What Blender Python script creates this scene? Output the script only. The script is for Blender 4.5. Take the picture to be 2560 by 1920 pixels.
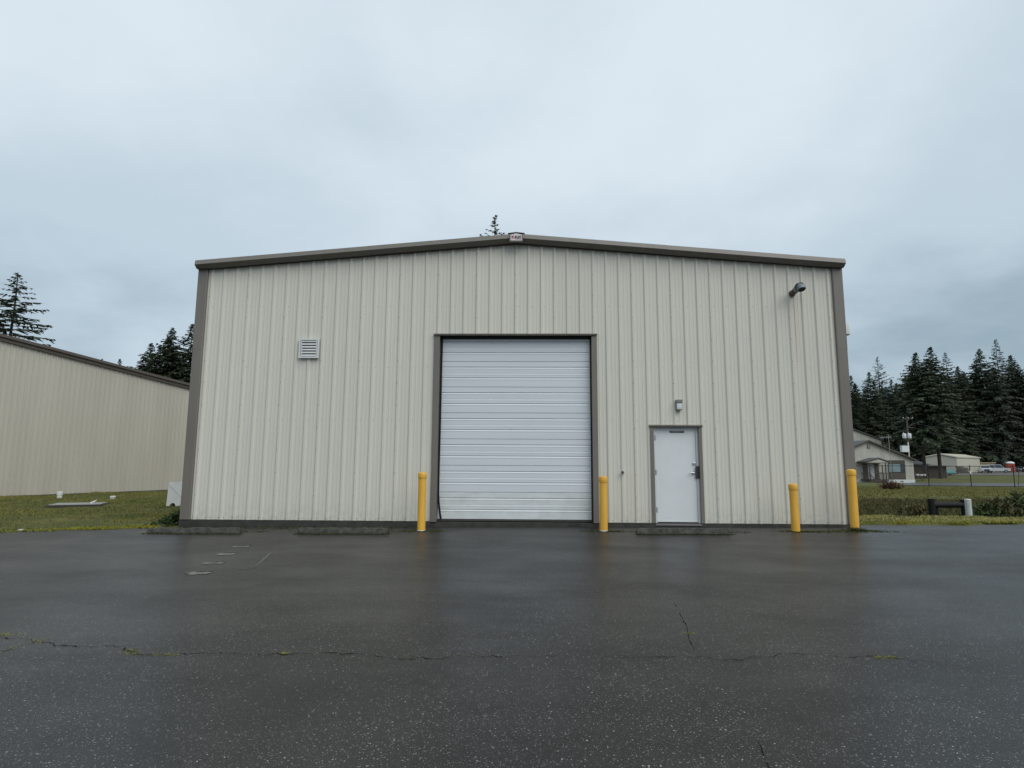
import bpy, math, random
import numpy as np
from mathutils import Vector, Matrix, noise as mnoise

# ------------------------------------------------------------------ clear
for o in list(bpy.data.objects):
    bpy.data.objects.remove(o)
scene = bpy.context.scene
col = scene.collection
R_ = math.radians

# ------------------------------------------------------------------ camera
YAW, PITCH, ROLL = -0.0232005, 0.1319861, 0.0054337
fwd = Vector((math.sin(YAW) * math.cos(PITCH), math.cos(YAW) * math.cos(PITCH), math.sin(PITCH)))
right0 = Vector((math.cos(YAW), -math.sin(YAW), 0))
up0 = right0.cross(fwd)
rgt = right0 * math.cos(ROLL) + up0 * math.sin(ROLL)
upv = up0 * math.cos(ROLL) - right0 * math.sin(ROLL)
cam_data = bpy.data.cameras.new("camera")
cam_data.lens = 20.8125
cam_data.sensor_width = 36
cam_data.clip_start = 0.1
cam_data.clip_end = 3000
cam = bpy.data.objects.new("camera", cam_data)
M = Matrix.Identity(4)
for i in range(3):
    M[i][0], M[i][1], M[i][2] = rgt[i], upv[i], -fwd[i]
M[0][3], M[1][3], M[2][3] = 0.22967, -13.63195, 1.32133
cam.matrix_world = M
col.objects.link(cam)
scene.camera = cam

# ------------------------------------------------------------------ sky
SUN_EL, SUN_AZ = R_(46), R_(142)      # azimuth clockwise from +Y: behind the camera, to the right
world = bpy.data.worlds.new("World")
scene.world = world
world.use_nodes = True
wn, wl = world.node_tree.nodes, world.node_tree.links
wn.clear()


def N(nodes, typ, **kw):
    n = nodes.new(typ)
    for k, v in kw.items():
        if k.startswith("i_"):
            n.inputs[k[2:].replace("_", " ")].default_value = v
        else:
            setattr(n, k, v)
    return n


w_out = N(wn, "ShaderNodeOutputWorld")
w_bg = N(wn, "ShaderNodeBackground")
w_bg.inputs["Strength"].default_value = 0.1
sky = N(wn, "ShaderNodeTexSky", sky_type='NISHITA', sun_disc=False)
sky.sun_elevation = SUN_EL
sky.sun_rotation = SUN_AZ
sky.air_density = 1.0
sky.dust_density = 2.0
tc = N(wn, "ShaderNodeTexCoord")
sep = N(wn, "ShaderNodeSeparateXYZ")
wl.new(tc.outputs["Generated"], sep.inputs[0])


def wmath(op, a, b=None, c=None):
    n = N(wn, "ShaderNodeMath", operation=op)
    for i, v in enumerate((a, b, c)):
        if v is None:
            continue
        if isinstance(v, (int, float)):
            n.inputs[i].default_value = v
        else:
            wl.new(v, n.inputs[i])
    return n.outputs[0]


zc = wmath('MAXIMUM', sep.outputs["Z"], 0.0)
den = wmath('ADD', zc, 0.28)
cx = wmath('DIVIDE', sep.outputs["X"], den)
cy = wmath('DIVIDE', sep.outputs["Y"], den)
comb = N(wn, "ShaderNodeCombineXYZ")
wl.new(cx, comb.inputs[0])
wl.new(cy, comb.inputs[1])
comb.inputs[2].default_value = 3.7


def wnoise(scale, detail, rough, off):
    mp = N(wn, "ShaderNodeMapping")
    mp.inputs["Location"].default_value = off
    wl.new(comb.outputs[0], mp.inputs[0])
    n = N(wn, "ShaderNodeTexNoise")
    n.inputs["Scale"].default_value = scale
    n.inputs["Detail"].default_value = detail
    n.inputs["Roughness"].default_value = rough
    wl.new(mp.outputs[0], n.inputs["Vector"])
    return n.outputs["Fac"]


n_big = wnoise(0.75, 2.0, 0.45, (1.5, 4.2, 5.0))
n_mid = wnoise(1.9, 5.0, 0.52, (4.4, 2.2, 4.0))
mixn = wmath('ADD', wmath('MULTIPLY', n_big, 0.55), wmath('MULTIPLY', n_mid, 0.45))
elev = N(wn, "ShaderNodeMapRange", interpolation_type='SMOOTHSTEP')
elev.inputs["From Min"].default_value = 0.0
elev.inputs["From Max"].default_value = 0.62
elev.inputs["To Min"].default_value = -0.24
elev.inputs["To Max"].default_value = 0.20
wl.new(zc, elev.inputs["Value"])
fac = wmath('ADD', mixn, elev.outputs[0])
ramp = N(wn, "ShaderNodeValToRGB")
cr = ramp.color_ramp
cr.interpolation = 'EASE'
cr.elements[0].position = 0.22
cr.elements[0].color = (0.30, 0.395, 0.465, 1)
cr.elements[1].position = 0.78
cr.elements[1].color = (0.71, 0.80, 0.865, 1)
e = cr.elements.new(0.46)
e.color = (0.52, 0.625, 0.705, 1)
wl.new(fac, ramp.inputs[0])
scl = N(wn, "ShaderNodeVectorMath", operation='SCALE')
scl.inputs["Scale"].default_value = 10.0
wl.new(ramp.outputs[0], scl.inputs[0])
mixs = N(wn, "ShaderNodeMix", data_type='RGBA')
mixs.inputs["Factor"].default_value = 0.92
wl.new(sky.outputs[0], mixs.inputs["A"])
wl.new(scl.outputs[0], mixs.inputs["B"])
wl.new(mixs.outputs["Result"], w_bg.inputs["Color"])
wl.new(w_bg.outputs[0], w_out.inputs[0])

# ------------------------------------------------------------------ sun (overcast)
sl = bpy.data.lights.new("sun", 'SUN')
sl.energy = 1.5
sl.angle = R_(50)
sl.color = (1.0, 0.965, 0.91)
sun = bpy.data.objects.new("sun", sl)
sd = Vector((math.sin(SUN_AZ) * math.cos(SUN_EL), math.cos(SUN_AZ) * math.cos(SUN_EL), math.sin(SUN_EL)))
sun.rotation_euler = sd.to_track_quat('Z', 'Y').to_euler()
sun.location = (20, -30, 40)
col.objects.link(sun)

scene.view_settings.view_transform = 'Standard'
scene.view_settings.look = 'None'
scene.view_settings.exposure = 0.12
scene.view_settings.gamma = 1.0
scene.view_settings.use_curve_mapping = False
scene.render.engine = 'CYCLES'
scene.cycles.max_bounces = 6
scene.cycles.transparent_max_bounces = 12
scene.cycles.use_denoising = True
scene.cycles.denoising_prefilter = 'NONE'

rng = np.random.default_rng(7)
random.seed(7)


# ================================================================== helpers
class MB:
    """collects shapes, builds ONE mesh object"""

    def __init__(s):
        s.v, s.f = [], []

    def add(s, vs, fs):
        b = len(s.v)
        s.v += [tuple(map(float, p)) for p in vs]
        s.f += [tuple(i + b for i in f) for f in fs]
        return s

    def box(s, x0, x1, y0, y1, z0, z1):
        return s.add([(x0, y0, z0), (x1, y0, z0), (x1, y1, z0), (x0, y1, z0), (x0, y0, z1), (x1, y0, z1), (x1, y1, z1), (x0, y1, z1)],
                     [(0, 3, 2, 1), (4, 5, 6, 7), (0, 1, 5, 4), (1, 2, 6, 5), (2, 3, 7, 6), (3, 0, 4, 7)])

    def cbox(s, x0, x1, y0, y1, z0, z1, c):
        """box with bevelled edges"""
        import bmesh
        bm = bmesh.new()
        bmesh.ops.create_cube(bm, size=1)
        for v in bm.verts:
            v.co = (x0 + (v.co.x + .5) * (x1 - x0), y0 + (v.co.y + .5) * (y1 - y0), z0 + (v.co.z + .5) * (z1 - z0))
        bmesh.ops.bevel(bm, geom=bm.edges[:], offset=c, segments=2, affect='EDGES', profile=.6)
        bm.verts.index_update()
        s.add([v.co[:] for v in bm.verts], [[v.index for v in f.verts] for f in bm.faces])
        bm.free()
        return s

    def tube(s, pts, r, n=8, cap=True):
        """tube along a polyline, r number or list"""
        pts = [Vector(p) for p in pts]
        rs = r if isinstance(r, (list, tuple)) else [r] * len(pts)
        b = len(s.v)
        ref = None
        for i, p in enumerate(pts):
            t = (pts[min(i + 1, len(pts) - 1)] - pts[max(i - 1, 0)]).normalized()
            if ref is None:
                ref = Vector((0, 0, 1)) if abs(t.z) < .9 else Vector((1, 0, 0))
            a = t.cross(ref).normalized()
            c = t.cross(a).normalized()
            ref = a.cross(t) * -1 if False else ref
            for k in range(n):
                an = 2 * math.pi * k / n
                q = p + (a * math.cos(an) + c * math.sin(an)) * rs[i]
                s.v.append(q[:])
        for i in range(len(pts) - 1):
            for k in range(n):
                k2 = (k + 1) % n
                s.f.append((b + i * n + k, b + i * n + k2, b + (i + 1) * n + k2, b + (i + 1) * n + k))
        if cap:
            s.f.append(tuple(b + k for k in range(n))[::-1])
            s.f.append(tuple(b + (len(pts) - 1) * n + k for k in range(n)))
        return s

    def prism(s, poly, axis, a, b):
        """extrude a 2D polygon along axis 'x' 'y' or 'z' from a to b"""
        n = len(poly)
        def P(p, t):
            return {'x': (t, p[0], p[1]), 'y': (p[0], t, p[1]), 'z': (p[0], p[1], t)}[axis]
        vs = [P(p, a) for p in poly] + [P(p, b) for p in poly]
        fs = [tuple(range(n)), tuple(range(2 * n - 1, n - 1, -1))]
        for i in range(n):
            j = (i + 1) % n
            fs.append((i, i + n, j + n, j))
        return s.add(vs, fs)

    def lathe(s, prof, cx, cy, n=20):
        b = len(s.v)
        for r, z in prof:
            for k in range(n):
                a = 2 * math.pi * k / n
                s.v.append((cx + r * math.cos(a), cy + r * math.sin(a), z))
        for i in range(len(prof) - 1):
            for k in range(n):
                k2 = (k + 1) % n
                s.f.append((b + i * n + k, b + i * n + k2, b + (i + 1) * n + k2, b + (i + 1) * n + k))
        s.f.append(tuple(b + k for k in range(n))[::-1])
        s.f.append(tuple(b + (len(prof) - 1) * n + k for k in range(n)))
        return s

    def build(s, name, mat, parent=None, smooth=False, label=None, fixn=True):
        me = bpy.data.meshes.new(name)
        me.from_pydata(s.v, [], s.f)
        if fixn:
            import bmesh
            bm = bmesh.new()
            bm.from_mesh(me)
            bmesh.ops.recalc_face_normals(bm, faces=bm.faces[:])
            bm.to_mesh(me)
            bm.free()
        return link_mesh(name, me, mat, parent, smooth, label)


def link_mesh(name, me, mat, parent=None, smooth=False, label=None):
    o = bpy.data.objects.new(name, me)
    if mat:
        me.materials.append(mat)
    if smooth:
        me.polygons.foreach_set("use_smooth", [True] * len(me.polygons))
        try:
            me.set_sharp_from_angle(angle=R_(40))
        except Exception:
            pass
    col.objects.link(o)
    if parent:
        o.parent = parent
        o.matrix_parent_inverse = parent_inv(parent)
    if label:
        o["label"] = label
    return o


def parent_inv(p):
    m = Matrix.Identity(4)
    q = p
    while q:
        m = Matrix.LocRotScale(q.location, q.rotation_euler, q.scale) @ m
        q = q.parent
    return m.inverted()


def np_mesh(name, verts, tris):
    me = bpy.data.meshes.new(name)
    verts = np.asarray(verts, np.float32)
    tris = np.asarray(tris, np.int32)
    k = tris.shape[1]
    me.vertices.add(len(verts))
    me.vertices.foreach_set("co", verts.ravel())
    me.loops.add(tris.size)
    me.loops.foreach_set("vertex_index", tris.ravel())
    me.polygons.add(len(tris))
    me.polygons.foreach_set("loop_start", np.arange(0, tris.size, k, dtype=np.int32))
    me.polygons.foreach_set("loop_total", np.full(len(tris), k, np.int32))
    me.update(calc_edges=True)
    return me


def thing(name, label, cat, loc=(0, 0, 0), rz=0.0, group=None):
    o = bpy.data.objects.new(name, None)
    o.empty_display_size = .2
    o.location = loc
    o.rotation_euler = (0, 0, rz)
    col.objects.link(o)
    return tag(o, label, cat, group)


def tag(o, label=None, cat=None, group=None, kind=None):
    if label: o["label"] = label
    if cat: o["category"] = cat
    if group: o["group"] = group
    if kind: o["kind"] = kind
    return o


def part(o, parent):
    """parent a mesh that is modelled in the parent's local space"""
    o.parent = parent
    o.matrix_parent_inverse = Matrix.Identity(4)
    return o


def copy_tree(o, parent=None):
    c = o.copy()
    col.objects.link(c)
    c.parent = parent
    for ch in o.children:
        copy_tree(ch, c)
    return c


# ------------------------------------------------------------------ materials
def mat(name, color, rough=0.6, var=0.0, vscale=3.0, stretch=(1, 1, 1), bump=0.0, bscale=60.0, metal=0.0, spec=0.5,
        color2=None, detail=5.0, rvar=0.0, objrand=0.0):
    m = bpy.data.materials.new(name)
    m.use_nodes = True
    nt = m.node_tree
    n, l = nt.nodes, nt.links
    p = n["Principled BSDF"]
    p.inputs["Roughness"].default_value = rough
    p.inputs["Metallic"].default_value = metal
    p.inputs["Specular IOR Level"].default_value = spec
    p.inputs["Base Color"].default_value = (*color, 1)
    geo = n.new("ShaderNodeNewGeometry")
    mp = n.new("ShaderNodeMapping")
    mp.inputs["Scale"].default_value = stretch
    l.new(geo.outputs["Position"], mp.inputs[0])
    if var or color2:
        c2 = color2 or tuple(max(0, c * (1 - var)) for c in color)
        nz = n.new("ShaderNodeTexNoise")
        nz.inputs["Scale"].default_value = vscale
        nz.inputs["Detail"].default_value = detail
        nz.inputs["Roughness"].default_value = .6
        l.new(mp.outputs[0], nz.inputs["Vector"])
        mr = n.new("ShaderNodeMapRange")
        mr.inputs["From Min"].default_value = .32
        mr.inputs["From Max"].default_value = .68
        l.new(nz.outputs["Fac"], mr.inputs["Value"])
        mx = n.new("ShaderNodeMix")
        mx.data_type = 'RGBA'
        mx.inputs["A"].default_value = (*color, 1)
        mx.inputs["B"].default_value = (*c2, 1)
        l.new(mr.outputs[0], mx.inputs["Factor"])
        last = mx.outputs["Result"]
        if objrand:
            oi = n.new("ShaderNodeObjectInfo")
            hs = n.new("ShaderNodeHueSaturation")
            m2 = n.new("ShaderNodeMapRange")
            m2.inputs["To Min"].default_value = 1 - objrand
            m2.inputs["To Max"].default_value = 1 + objrand
            l.new(oi.outputs["Random"], m2.inputs["Value"])
            l.new(m2.outputs[0], hs.inputs["Value"])
            l.new(last, hs.inputs["Color"])
            last = hs.outputs[0]
        l.new(last, p.inputs["Base Color"])
        if rvar:
            m3 = n.new("ShaderNodeMapRange")
            m3.inputs["To Min"].default_value = rough - rvar
            m3.inputs["To Max"].default_value = rough + rvar
            l.new(mr.outputs[0], m3.inputs["Value"])
            l.new(m3.outputs[0], p.inputs["Roughness"])
    if bump:
        nb = n.new("ShaderNodeTexNoise")
        nb.inputs["Scale"].default_value = bscale
        nb.inputs["Detail"].default_value = 4
        l.new(mp.outputs[0], nb.inputs["Vector"])
        bp = n.new("ShaderNodeBump")
        bp.inputs["Strength"].default_value = bump
        bp.inputs["Distance"].default_value = .02
        l.new(nb.outputs["Fac"], bp.inputs["Height"])
        l.new(bp.outputs[0], p.inputs["Normal"])
    return m


def nodes_of(m):
    return m.node_tree.nodes, m.node_tree.links, m.node_tree.nodes["Principled BSDF"]


def mth(n, l, op, a, b=None, clamp=False):
    q = n.new("ShaderNodeMath")
    q.operation = op
    q.use_clamp = clamp
    for i, v in enumerate((a, b)):
        if v is None: continue
        if isinstance(v, (int, float)): q.inputs[i].default_value = v
        else: l.new(v, q.inputs[i])
    return q.outputs[0]


def rampn(n, l, src, p0, p1, c0=(0, 0, 0, 1), c1=(1, 1, 1, 1)):
    r = n.new("ShaderNodeValToRGB")
    r.color_ramp.elements[0].position = p0
    r.color_ramp.elements[0].color = c0
    r.color_ramp.elements[1].position = p1
    r.color_ramp.elements[1].color = c1
    l.new(src, r.inputs[0])
    return r.outputs[0]


def noise_n(n, l, vec, scale, detail=4, rough=.55):
    q = n.new("ShaderNodeTexNoise")
    q.inputs["Scale"].default_value = scale
    q.inputs["Detail"].default_value = detail
    q.inputs["Roughness"].default_value = rough
    l.new(vec, q.inputs["Vector"])
    return q.outputs["Fac"]


def mixc(n, l, f, a, b, mode='MIX'):
    q = n.new("ShaderNodeMix")
    q.data_type = 'RGBA'
    q.blend_type = mode
    if isinstance(f, (int, float)): q.inputs["Factor"].default_value = f
    else: l.new(f, q.inputs["Factor"])
    for k, v in (("A", a), ("B", b)):
        if isinstance(v, tuple): q.inputs[k].default_value = (*v[:3], 1)
        else: l.new(v, q.inputs[k])
    return q.outputs["Result"]


# --- wet asphalt
def asphalt_mat():
    m = bpy.data.materials.new("wet_asphalt")
    m.use_nodes = True
    n, l, p = nodes_of(m)
    geo = n.new("ShaderNodeNewGeometry")
    P = geo.outputs["Position"]
    big = noise_n(n, l, P, .32, 3)
    mid = noise_n(n, l, P, 2.2, 5)
    fine = noise_n(n, l, P, 130, 2)
    base = mixc(n, l, rampn(n, l, big, .35, .68), (.0158, .0147, .0130), (.0226, .0210, .0186))
    base = mixc(n, l, mth(n, l, 'MULTIPLY', rampn(n, l, fine, .3, .7), .55), base, (.0105, .0098, .0090))
    base = mixc(n, l, mth(n, l, 'MULTIPLY', rampn(n, l, mid, .45, .75), .25), base, (.036, .034, .031))
    # exposed aggregate
    def chips(scale, thr, rad, colr, amt, base):
        v = n.new("ShaderNodeTexVoronoi")
        v.inputs["Scale"].default_value = scale
        l.new(P, v.inputs["Vector"])
        sx = n.new("ShaderNodeSeparateColor")
        l.new(v.outputs["Color"], sx.inputs[0])
        a = mth(n, l, 'GREATER_THAN', sx.outputs[0], thr)
        rr = mth(n, l, 'MULTIPLY', sx.outputs[1], rad)
        b = mth(n, l, 'LESS_THAN', v.outputs["Distance"], rr)
        f = mth(n, l, 'MULTIPLY', mth(n, l, 'MULTIPLY', a, b), amt)
        c2 = mixc(n, l, sx.outputs[2], colr, tuple(c * .45 for c in colr))
        return mixc(n, l, f, base, c2)
    patch = rampn(n, l, noise_n(n, l, P, 1.1, 3), .35, .62, (.35, .35, .35, 1))
    base = chips(115, .40, .50, (.098, .096, .090), .9, base)
    base = chips(95, .74, .48, (.24, .237, .228), .9, base)
    base = chips(66, .935, .38, (.46, .45, .43), .92, base)
    stain = rampn(n, l, noise_n(n, l, P, .9, 5, .6), .54, .66)
    base = mixc(n, l, mth(n, l, 'MULTIPLY', stain, .45), base, (.0085, .0080, .0072))
    l.new(base, p.inputs["Base Color"])
    p.inputs["Roughness"].default_value = .62
    p.inputs["Specular IOR Level"].default_value = .10
    wet = rampn(n, l, noise_n(n, l, P, .55, 4), .30, .70)
    # streaks that run along the lot
    mp = n.new("ShaderNodeMapping")
    mp.inputs["Scale"].default_value = (.35, 1.0, 1)
    l.new(P, mp.inputs[0])
    st = noise_n(n, l, mp.outputs[0], 1.1, 4)
    wet2 = mth(n, l, 'MULTIPLY_ADD', st, .7)
    w = mth(n, l, 'ADD', mth(n, l, 'MULTIPLY', wet, .24), mth(n, l, 'MULTIPLY', rampn(n, l, st, .3, .7), .22))
    cw = mth(n, l, 'ADD', w, .42, clamp=True)
    l.new(cw, p.inputs["Coat Weight"])
    p.inputs["Coat IOR"].default_value = 1.33
    cr_ = mth(n, l, 'SUBTRACT', .41, mth(n, l, 'MULTIPLY', w, .16))
    l.new(cr_, p.inputs["Coat Roughness"])
    b1 = n.new("ShaderNodeBump")
    b1.inputs["Strength"].default_value = .5
    b1.inputs["Distance"].default_value = .006
    l.new(noise_n(n, l, P, 95, 3), b1.inputs["Height"])
    l.new(b1.outputs[0], p.inputs["Normal"])
    b2 = n.new("ShaderNodeBump")
    b2.inputs["Strength"].default_value = .10
    b2.inputs["Distance"].default_value = .004
    l.new(noise_n(n, l, P, 55, 2), b2.inputs["Height"])
    l.new(b2.outputs[0], p.inputs["Coat Normal"])
    return m


def grass_mat():
    m = bpy.data.materials.new("lawn_ground")
    m.use_nodes = True
    n, l, p = nodes_of(m)
    geo = n.new("ShaderNodeNewGeometry")
    P = geo.outputs["Position"]
    a = noise_n(n, l, P, .55, 5, .6)
    b = noise_n(n, l, P, 6, 5, .65)
    c = noise_n(n, l, P, 30, 3, .6)
    base = mixc(n, l, rampn(n, l, a, .36, .64), (.080, .108, .025), (.19, .178, .048))
    base = mixc(n, l, mth(n, l, 'MULTIPLY', rampn(n, l, b, .44, .60), .75), base, (.080, .066, .036))
    base = mixc(n, l, mth(n, l, 'MULTIPLY', rampn(n, l, c, .4, .62), .6), base, (.040, .050, .015))
    # tired brownish growth on the sides of the ditch
    sp = n.new("ShaderNodeSeparateXYZ")
    l.new(P, sp.inputs[0])
    l.new(base, p.inputs["Base Color"])
    p.inputs["Roughness"].default_value = .85
    p.inputs["Specular IOR Level"].default_value = .15
    bp = n.new("ShaderNodeBump")
    bp.inputs["Strength"].default_value = .9
    bp.inputs["Distance"].default_value = .05
    l.new(c, bp.inputs["Height"])
    l.new(bp.outputs[0], p.inputs["Normal"])
    return m


def blade_mat(name, c1, c2, c3):
    m = bpy.data.materials.new(name)
    m.use_nodes = True
    n, l, p = nodes_of(m)
    geo = n.new("ShaderNodeNewGeometry")
    a = noise_n(n, l, geo.outputs["Position"], .9, 5, .6)
    base = mixc(n, l, rampn(n, l, a, .40, .60), c1, c2)
    base = mixc(n, l, mth(n, l, 'MULTIPLY', geo.outputs["Random Per Island"], .65), base, c3)
    l.new(base, p.inputs["Base Color"])
    p.inputs["Roughness"].default_value = .7
    p.inputs["Specular IOR Level"].default_value = .2
    return m


def facade_mat():
    m = bpy.data.materials.new("stone_white_sheet")
    m.use_nodes = True
    n, l, p = nodes_of(m)
    geo = n.new("ShaderNodeNewGeometry")
    P = geo.outputs["Position"]
    mp = n.new("ShaderNodeMapping")
    mp.inputs["Scale"].default_value = (4.0, 4.0, .22)
    l.new(P, mp.inputs[0])
    st = noise_n(n, l, mp.outputs[0], 2.2, 5, .6)
    base = mixc(n, l, rampn(n, l, st, .35, .7), (.615, .598, .525), (.590, .574, .506))
    big = noise_n(n, l, P, .45, 3)
    base = mixc(n, l, mth(n, l, 'MULTIPLY', rampn(n, l, big, .4, .7), .35), base, (.585, .565, .500))
    oi = n.new("ShaderNodeObjectInfo")
    hs = n.new("ShaderNodeHueSaturation")
    mr = n.new("ShaderNodeMapRange")
    mr.inputs["To Min"].default_value = .975
    mr.inputs["To Max"].default_value = 1.025
    l.new(oi.outputs["Random"], mr.inputs["Value"])
    l.new(mr.outputs[0], hs.inputs["Value"])
    l.new(base, hs.inputs["Color"])
    base = hs.outputs[0]
    sp = n.new("ShaderNodeSeparateXYZ")
    l.new(P, sp.inputs[0])
    X, Z = sp.outputs["X"], sp.outputs["Z"]
    # splash dirt along the foot of the wall
    foot = mth(n, l, 'SUBTRACT', 1.0, mth(n, l, 'DIVIDE', Z, .45), clamp=True)
    dn = rampn(n, l, noise_n(n, l, P, 9, 4), .4, .7)
    base = mixc(n, l, mth(n, l, 'MULTIPLY', mth(n, l, 'MULTIPLY', foot, dn), .28), base, (.20, .20, .15))
    # rust run below the pipe lamp
    dx = mth(n, l, 'ABSOLUTE', mth(n, l, 'SUBTRACT', X, mth(n, l, 'ADD', 6.50, mth(n, l, 'MULTIPLY', mth(n, l, 'SUBTRACT', 5.3, Z), .002))))
    thin = mth(n, l, 'LESS_THAN', dx, .0055)
    zr = mth(n, l, 'MULTIPLY', mth(n, l, 'LESS_THAN', Z, 5.27), rampn(n, l, mth(n, l, 'SUBTRACT', Z, 3.4), .0, .9))
    base = mixc(n, l, mth(n, l, 'MULTIPLY', mth(n, l, 'MULTIPLY', thin, zr), .8), base, (.17, .13, .09))
    wide = mth(n, l, 'SUBTRACT', 1.0, mth(n, l, 'DIVIDE', dx, .13), clamp=True)
    base = mixc(n, l, mth(n, l, 'MULTIPLY', mth(n, l, 'MULTIPLY', wide, zr), .35), base, (.50, .40, .33))
    l.new(base, p.inputs["Base Color"])
    p.inputs["Roughness"].default_value = .48
    p.inputs["Specular IOR Level"].default_value = .4
    bp = n.new("ShaderNodeBump")
    bp.inputs["Strength"].default_value = .35
    bp.inputs["Distance"].default_value = .02
    mp3 = n.new("ShaderNodeMapping")
    mp3.inputs["Scale"].default_value = (1.6, 1, .8)
    l.new(P, mp3.inputs[0])
    l.new(noise_n(n, l, mp3.outputs[0], 1.6, 2), bp.inputs["Height"])
    l.new(bp.outputs[0], p.inputs["Normal"])
    return m


MT = {}
MT['asphalt'] = asphalt_mat()
MT['grass'] = grass_mat()
MT['blade'] = blade_mat("grass_blades", (.095, .13, .028), (.23, .215, .05), (.17, .145, .06))
MT['verge'] = blade_mat("verge_blades", (.24, .245, .065), (.34, .32, .09), (.33, .29, .15))
MT['plateau'] = blade_mat("bank_blades", (.125, .14, .036), (.19, .185, .052), (.15, .12, .055))
MT['moss'] = blade_mat("moss_yellow", (.22, .225, .025), (.32, .28, .035), (.13, .15, .025))
MT['darkmoss'] = blade_mat("moss_dark", (.055, .068, .011), (.085, .090, .014), (.025, .027, .010))
MT['weed'] = blade_mat("weeds", (.055, .064, .022), (.09, .085, .030), (.105, .085, .045))
MT['ivy'] = blade_mat("ivy_leaves", (.018, .035, .012), (.035, .06, .018), (.06, .085, .03))
MT['redweed'] = blade_mat("red_twigs", (.07, .03, .022), (.09, .045, .03), (.05, .035, .02))
MT['facade'] = facade_mat()
MT['trim'] = mat("brown_trim", (.175, .158, .138), .42, .12, 2.0, (3, 3, .4))
MT['trimdark'] = mat("dark_closure", (.06, .057, .053), .6, .15, 6)
MT['doorsteel'] = mat("door_steel", (.635, .680, .712), .38, .06, 1.5, (.3, 1, 3))
MT['doorfoot'] = mat("door_steel_foot", (.66, .70, .715), .42, 0, 3.0, (1, 1, 2), color2=(.56, .59, .585))
MT['doorwhite'] = mat("door_white", (.69, .72, .735), .42, .06, 2.2)
MT['framewhite'] = mat("frame_white", (.66, .68, .68), .45, .06, 4)
MT['rubber'] = mat("black_rubber", (.012, .012, .014), .55, .2, 6)
MT['concrete'] = mat("dark_concrete", (.046, .045, .040), .75, 0, 4, bump=.4, bscale=40, color2=(.026, .027, .021), rvar=.12)
MT['stop'] = mat("mossy_concrete", (.078, .077, .066), .85, 0, 9, bump=.9, bscale=55, color2=(.020, .022, .014))
MT['yellow'] = mat("bollard_yellow", (.80, .455, .06), .45, 0, 5, (1, 1, .35), bump=.08, bscale=14, color2=(.70, .37, .045), rvar=.1)
_m = MT['yellow']
n, l, p = nodes_of(_m)
_g = n.new("ShaderNodeNewGeometry")
_src = p.inputs["Base Color"].links[0].from_socket
_c = mixc(n, l, mth(n, l, 'MULTIPLY', rampn(n, l, noise_n(n, l, _g.outputs["Position"], 17, 5, .7), .64, .70), .7), _src, (.30, .20, .07))
_mp = n.new("ShaderNodeMapping")
_mp.inputs["Scale"].default_value = (9, 9, 1.2)
l.new(_g.outputs["Position"], _mp.inputs[0])
_c = mixc(n, l, mth(n, l, 'MULTIPLY', rampn(n, l, noise_n(n, l, _mp.outputs[0], 1.5, 4, .6), .50, .72), .35), _c, (.42, .25, .05))
l.new(_c, p.inputs["Base Color"])
MT['white'] = mat("white_plastic", (.72, .72, .70), .5, .12, 6)
MT['metal'] = mat("galvanised", (.36, .37, .38), .42, .25, 12, metal=.6)
MT['chrome'] = mat("satin_steel", (.50, .51, .52), .3, .1, 20, metal=.9)
MT['darkmetal'] = mat("dark_steel", (.06, .06, .065), .45, .2, 10, metal=.4)
MT['hole'] = mat("vent_dark", (.02, .02, .024), .8)
MT['lampglass'] = mat("lamp_lens", (.62, .66, .70), .2, .05, 8)
MT['greyhousing'] = mat("lamp_housing", (.20, .19, .165), .5, .15, 12)
MT['cap'] = mat("grey_cap", (.19, .225, .25), .5, .2, 9, metal=.1)
MT['rustpipe'] = mat("rust_pipe", (.15, .12, .095), .7, 0, 14, color2=(.09, .05, .03))
MT['red'] = mat("logo_red", (.42, .03, .05), .5)
MT['ink'] = mat("logo_ink", (.035, .05, .065), .5)
MT['black'] = mat("black_plate", (.02, .02, .023), .5)
MT['tan'] = mat("tan_sheet", (.490, .465, .400), .6, 0, .9, (1, 1, .12), color2=(.425, .402, .345))
MT['brownfascia'] = mat("brown_fascia", (.095, .078, .065), .6, .15, 3)
MT['bark'] = mat("bark", (.045, .034, .026), .9, .4, 4, (3, 3, .6), bump=.6, bscale=10)
MT['pipeblack'] = mat("black_pipe", (.010, .0095, .012), .6, .2, 5, spec=.2)
MT['pvc'] = mat("pvc_grey_white", (.50, .54, .55), .5, .1, 5)
MT['road'] = mat("wet_road", (.085, .088, .09), .33, .15, .6)
MT['gravel'] = mat("gravel_lot", (.12, .112, .10), .85, .3, 1.2)
MT['housewall'] = mat("house_siding", (.49, .47, .415), .8, 0, 1.6, (1, 1, .35), color2=(.37, .36, .32))
MT['skirt'] = mat("white_skirting", (.66, .69, .70), .6, .1, 3)
MT['houseroof'] = mat("grey_shingles", (.085, .085, .088), .85, .2, 3)
MT['browntrim'] = mat("brown_boards", (.085, .068, .055), .75, .2, 4)
MT['window'] = mat("window_glass", (.22, .30, .33), .08, .1, 1, spec=.8)
MT['windowdark'] = mat("window_glass_dark", (.035, .05, .06), .06, spec=.8)
MT['wood'] = mat("dark_wood", (.06, .045, .036), .85, .3, 5)
MT['polewood'] = mat("pole_wood", (.10, .08, .065), .9, .3, 4, (3, 3, .5))
MT['beige'] = mat("beige_metal", (.46, .44, .36), .6, .06, 1, (1, 1, .2))
MT['greywall'] = mat("grey_beige_wall", (.34, .335, .29), .7, .08, 1)
MT['tanshed'] = mat("tan_shed", (.42, .34, .20), .7, .08, 1)
MT['teal'] = mat("teal_tarp", (.04, .20, .18), .5, .3, 2)
MT['carwhite'] = mat("car_white", (.62, .64, .66), .25, .05, 2)
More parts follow.
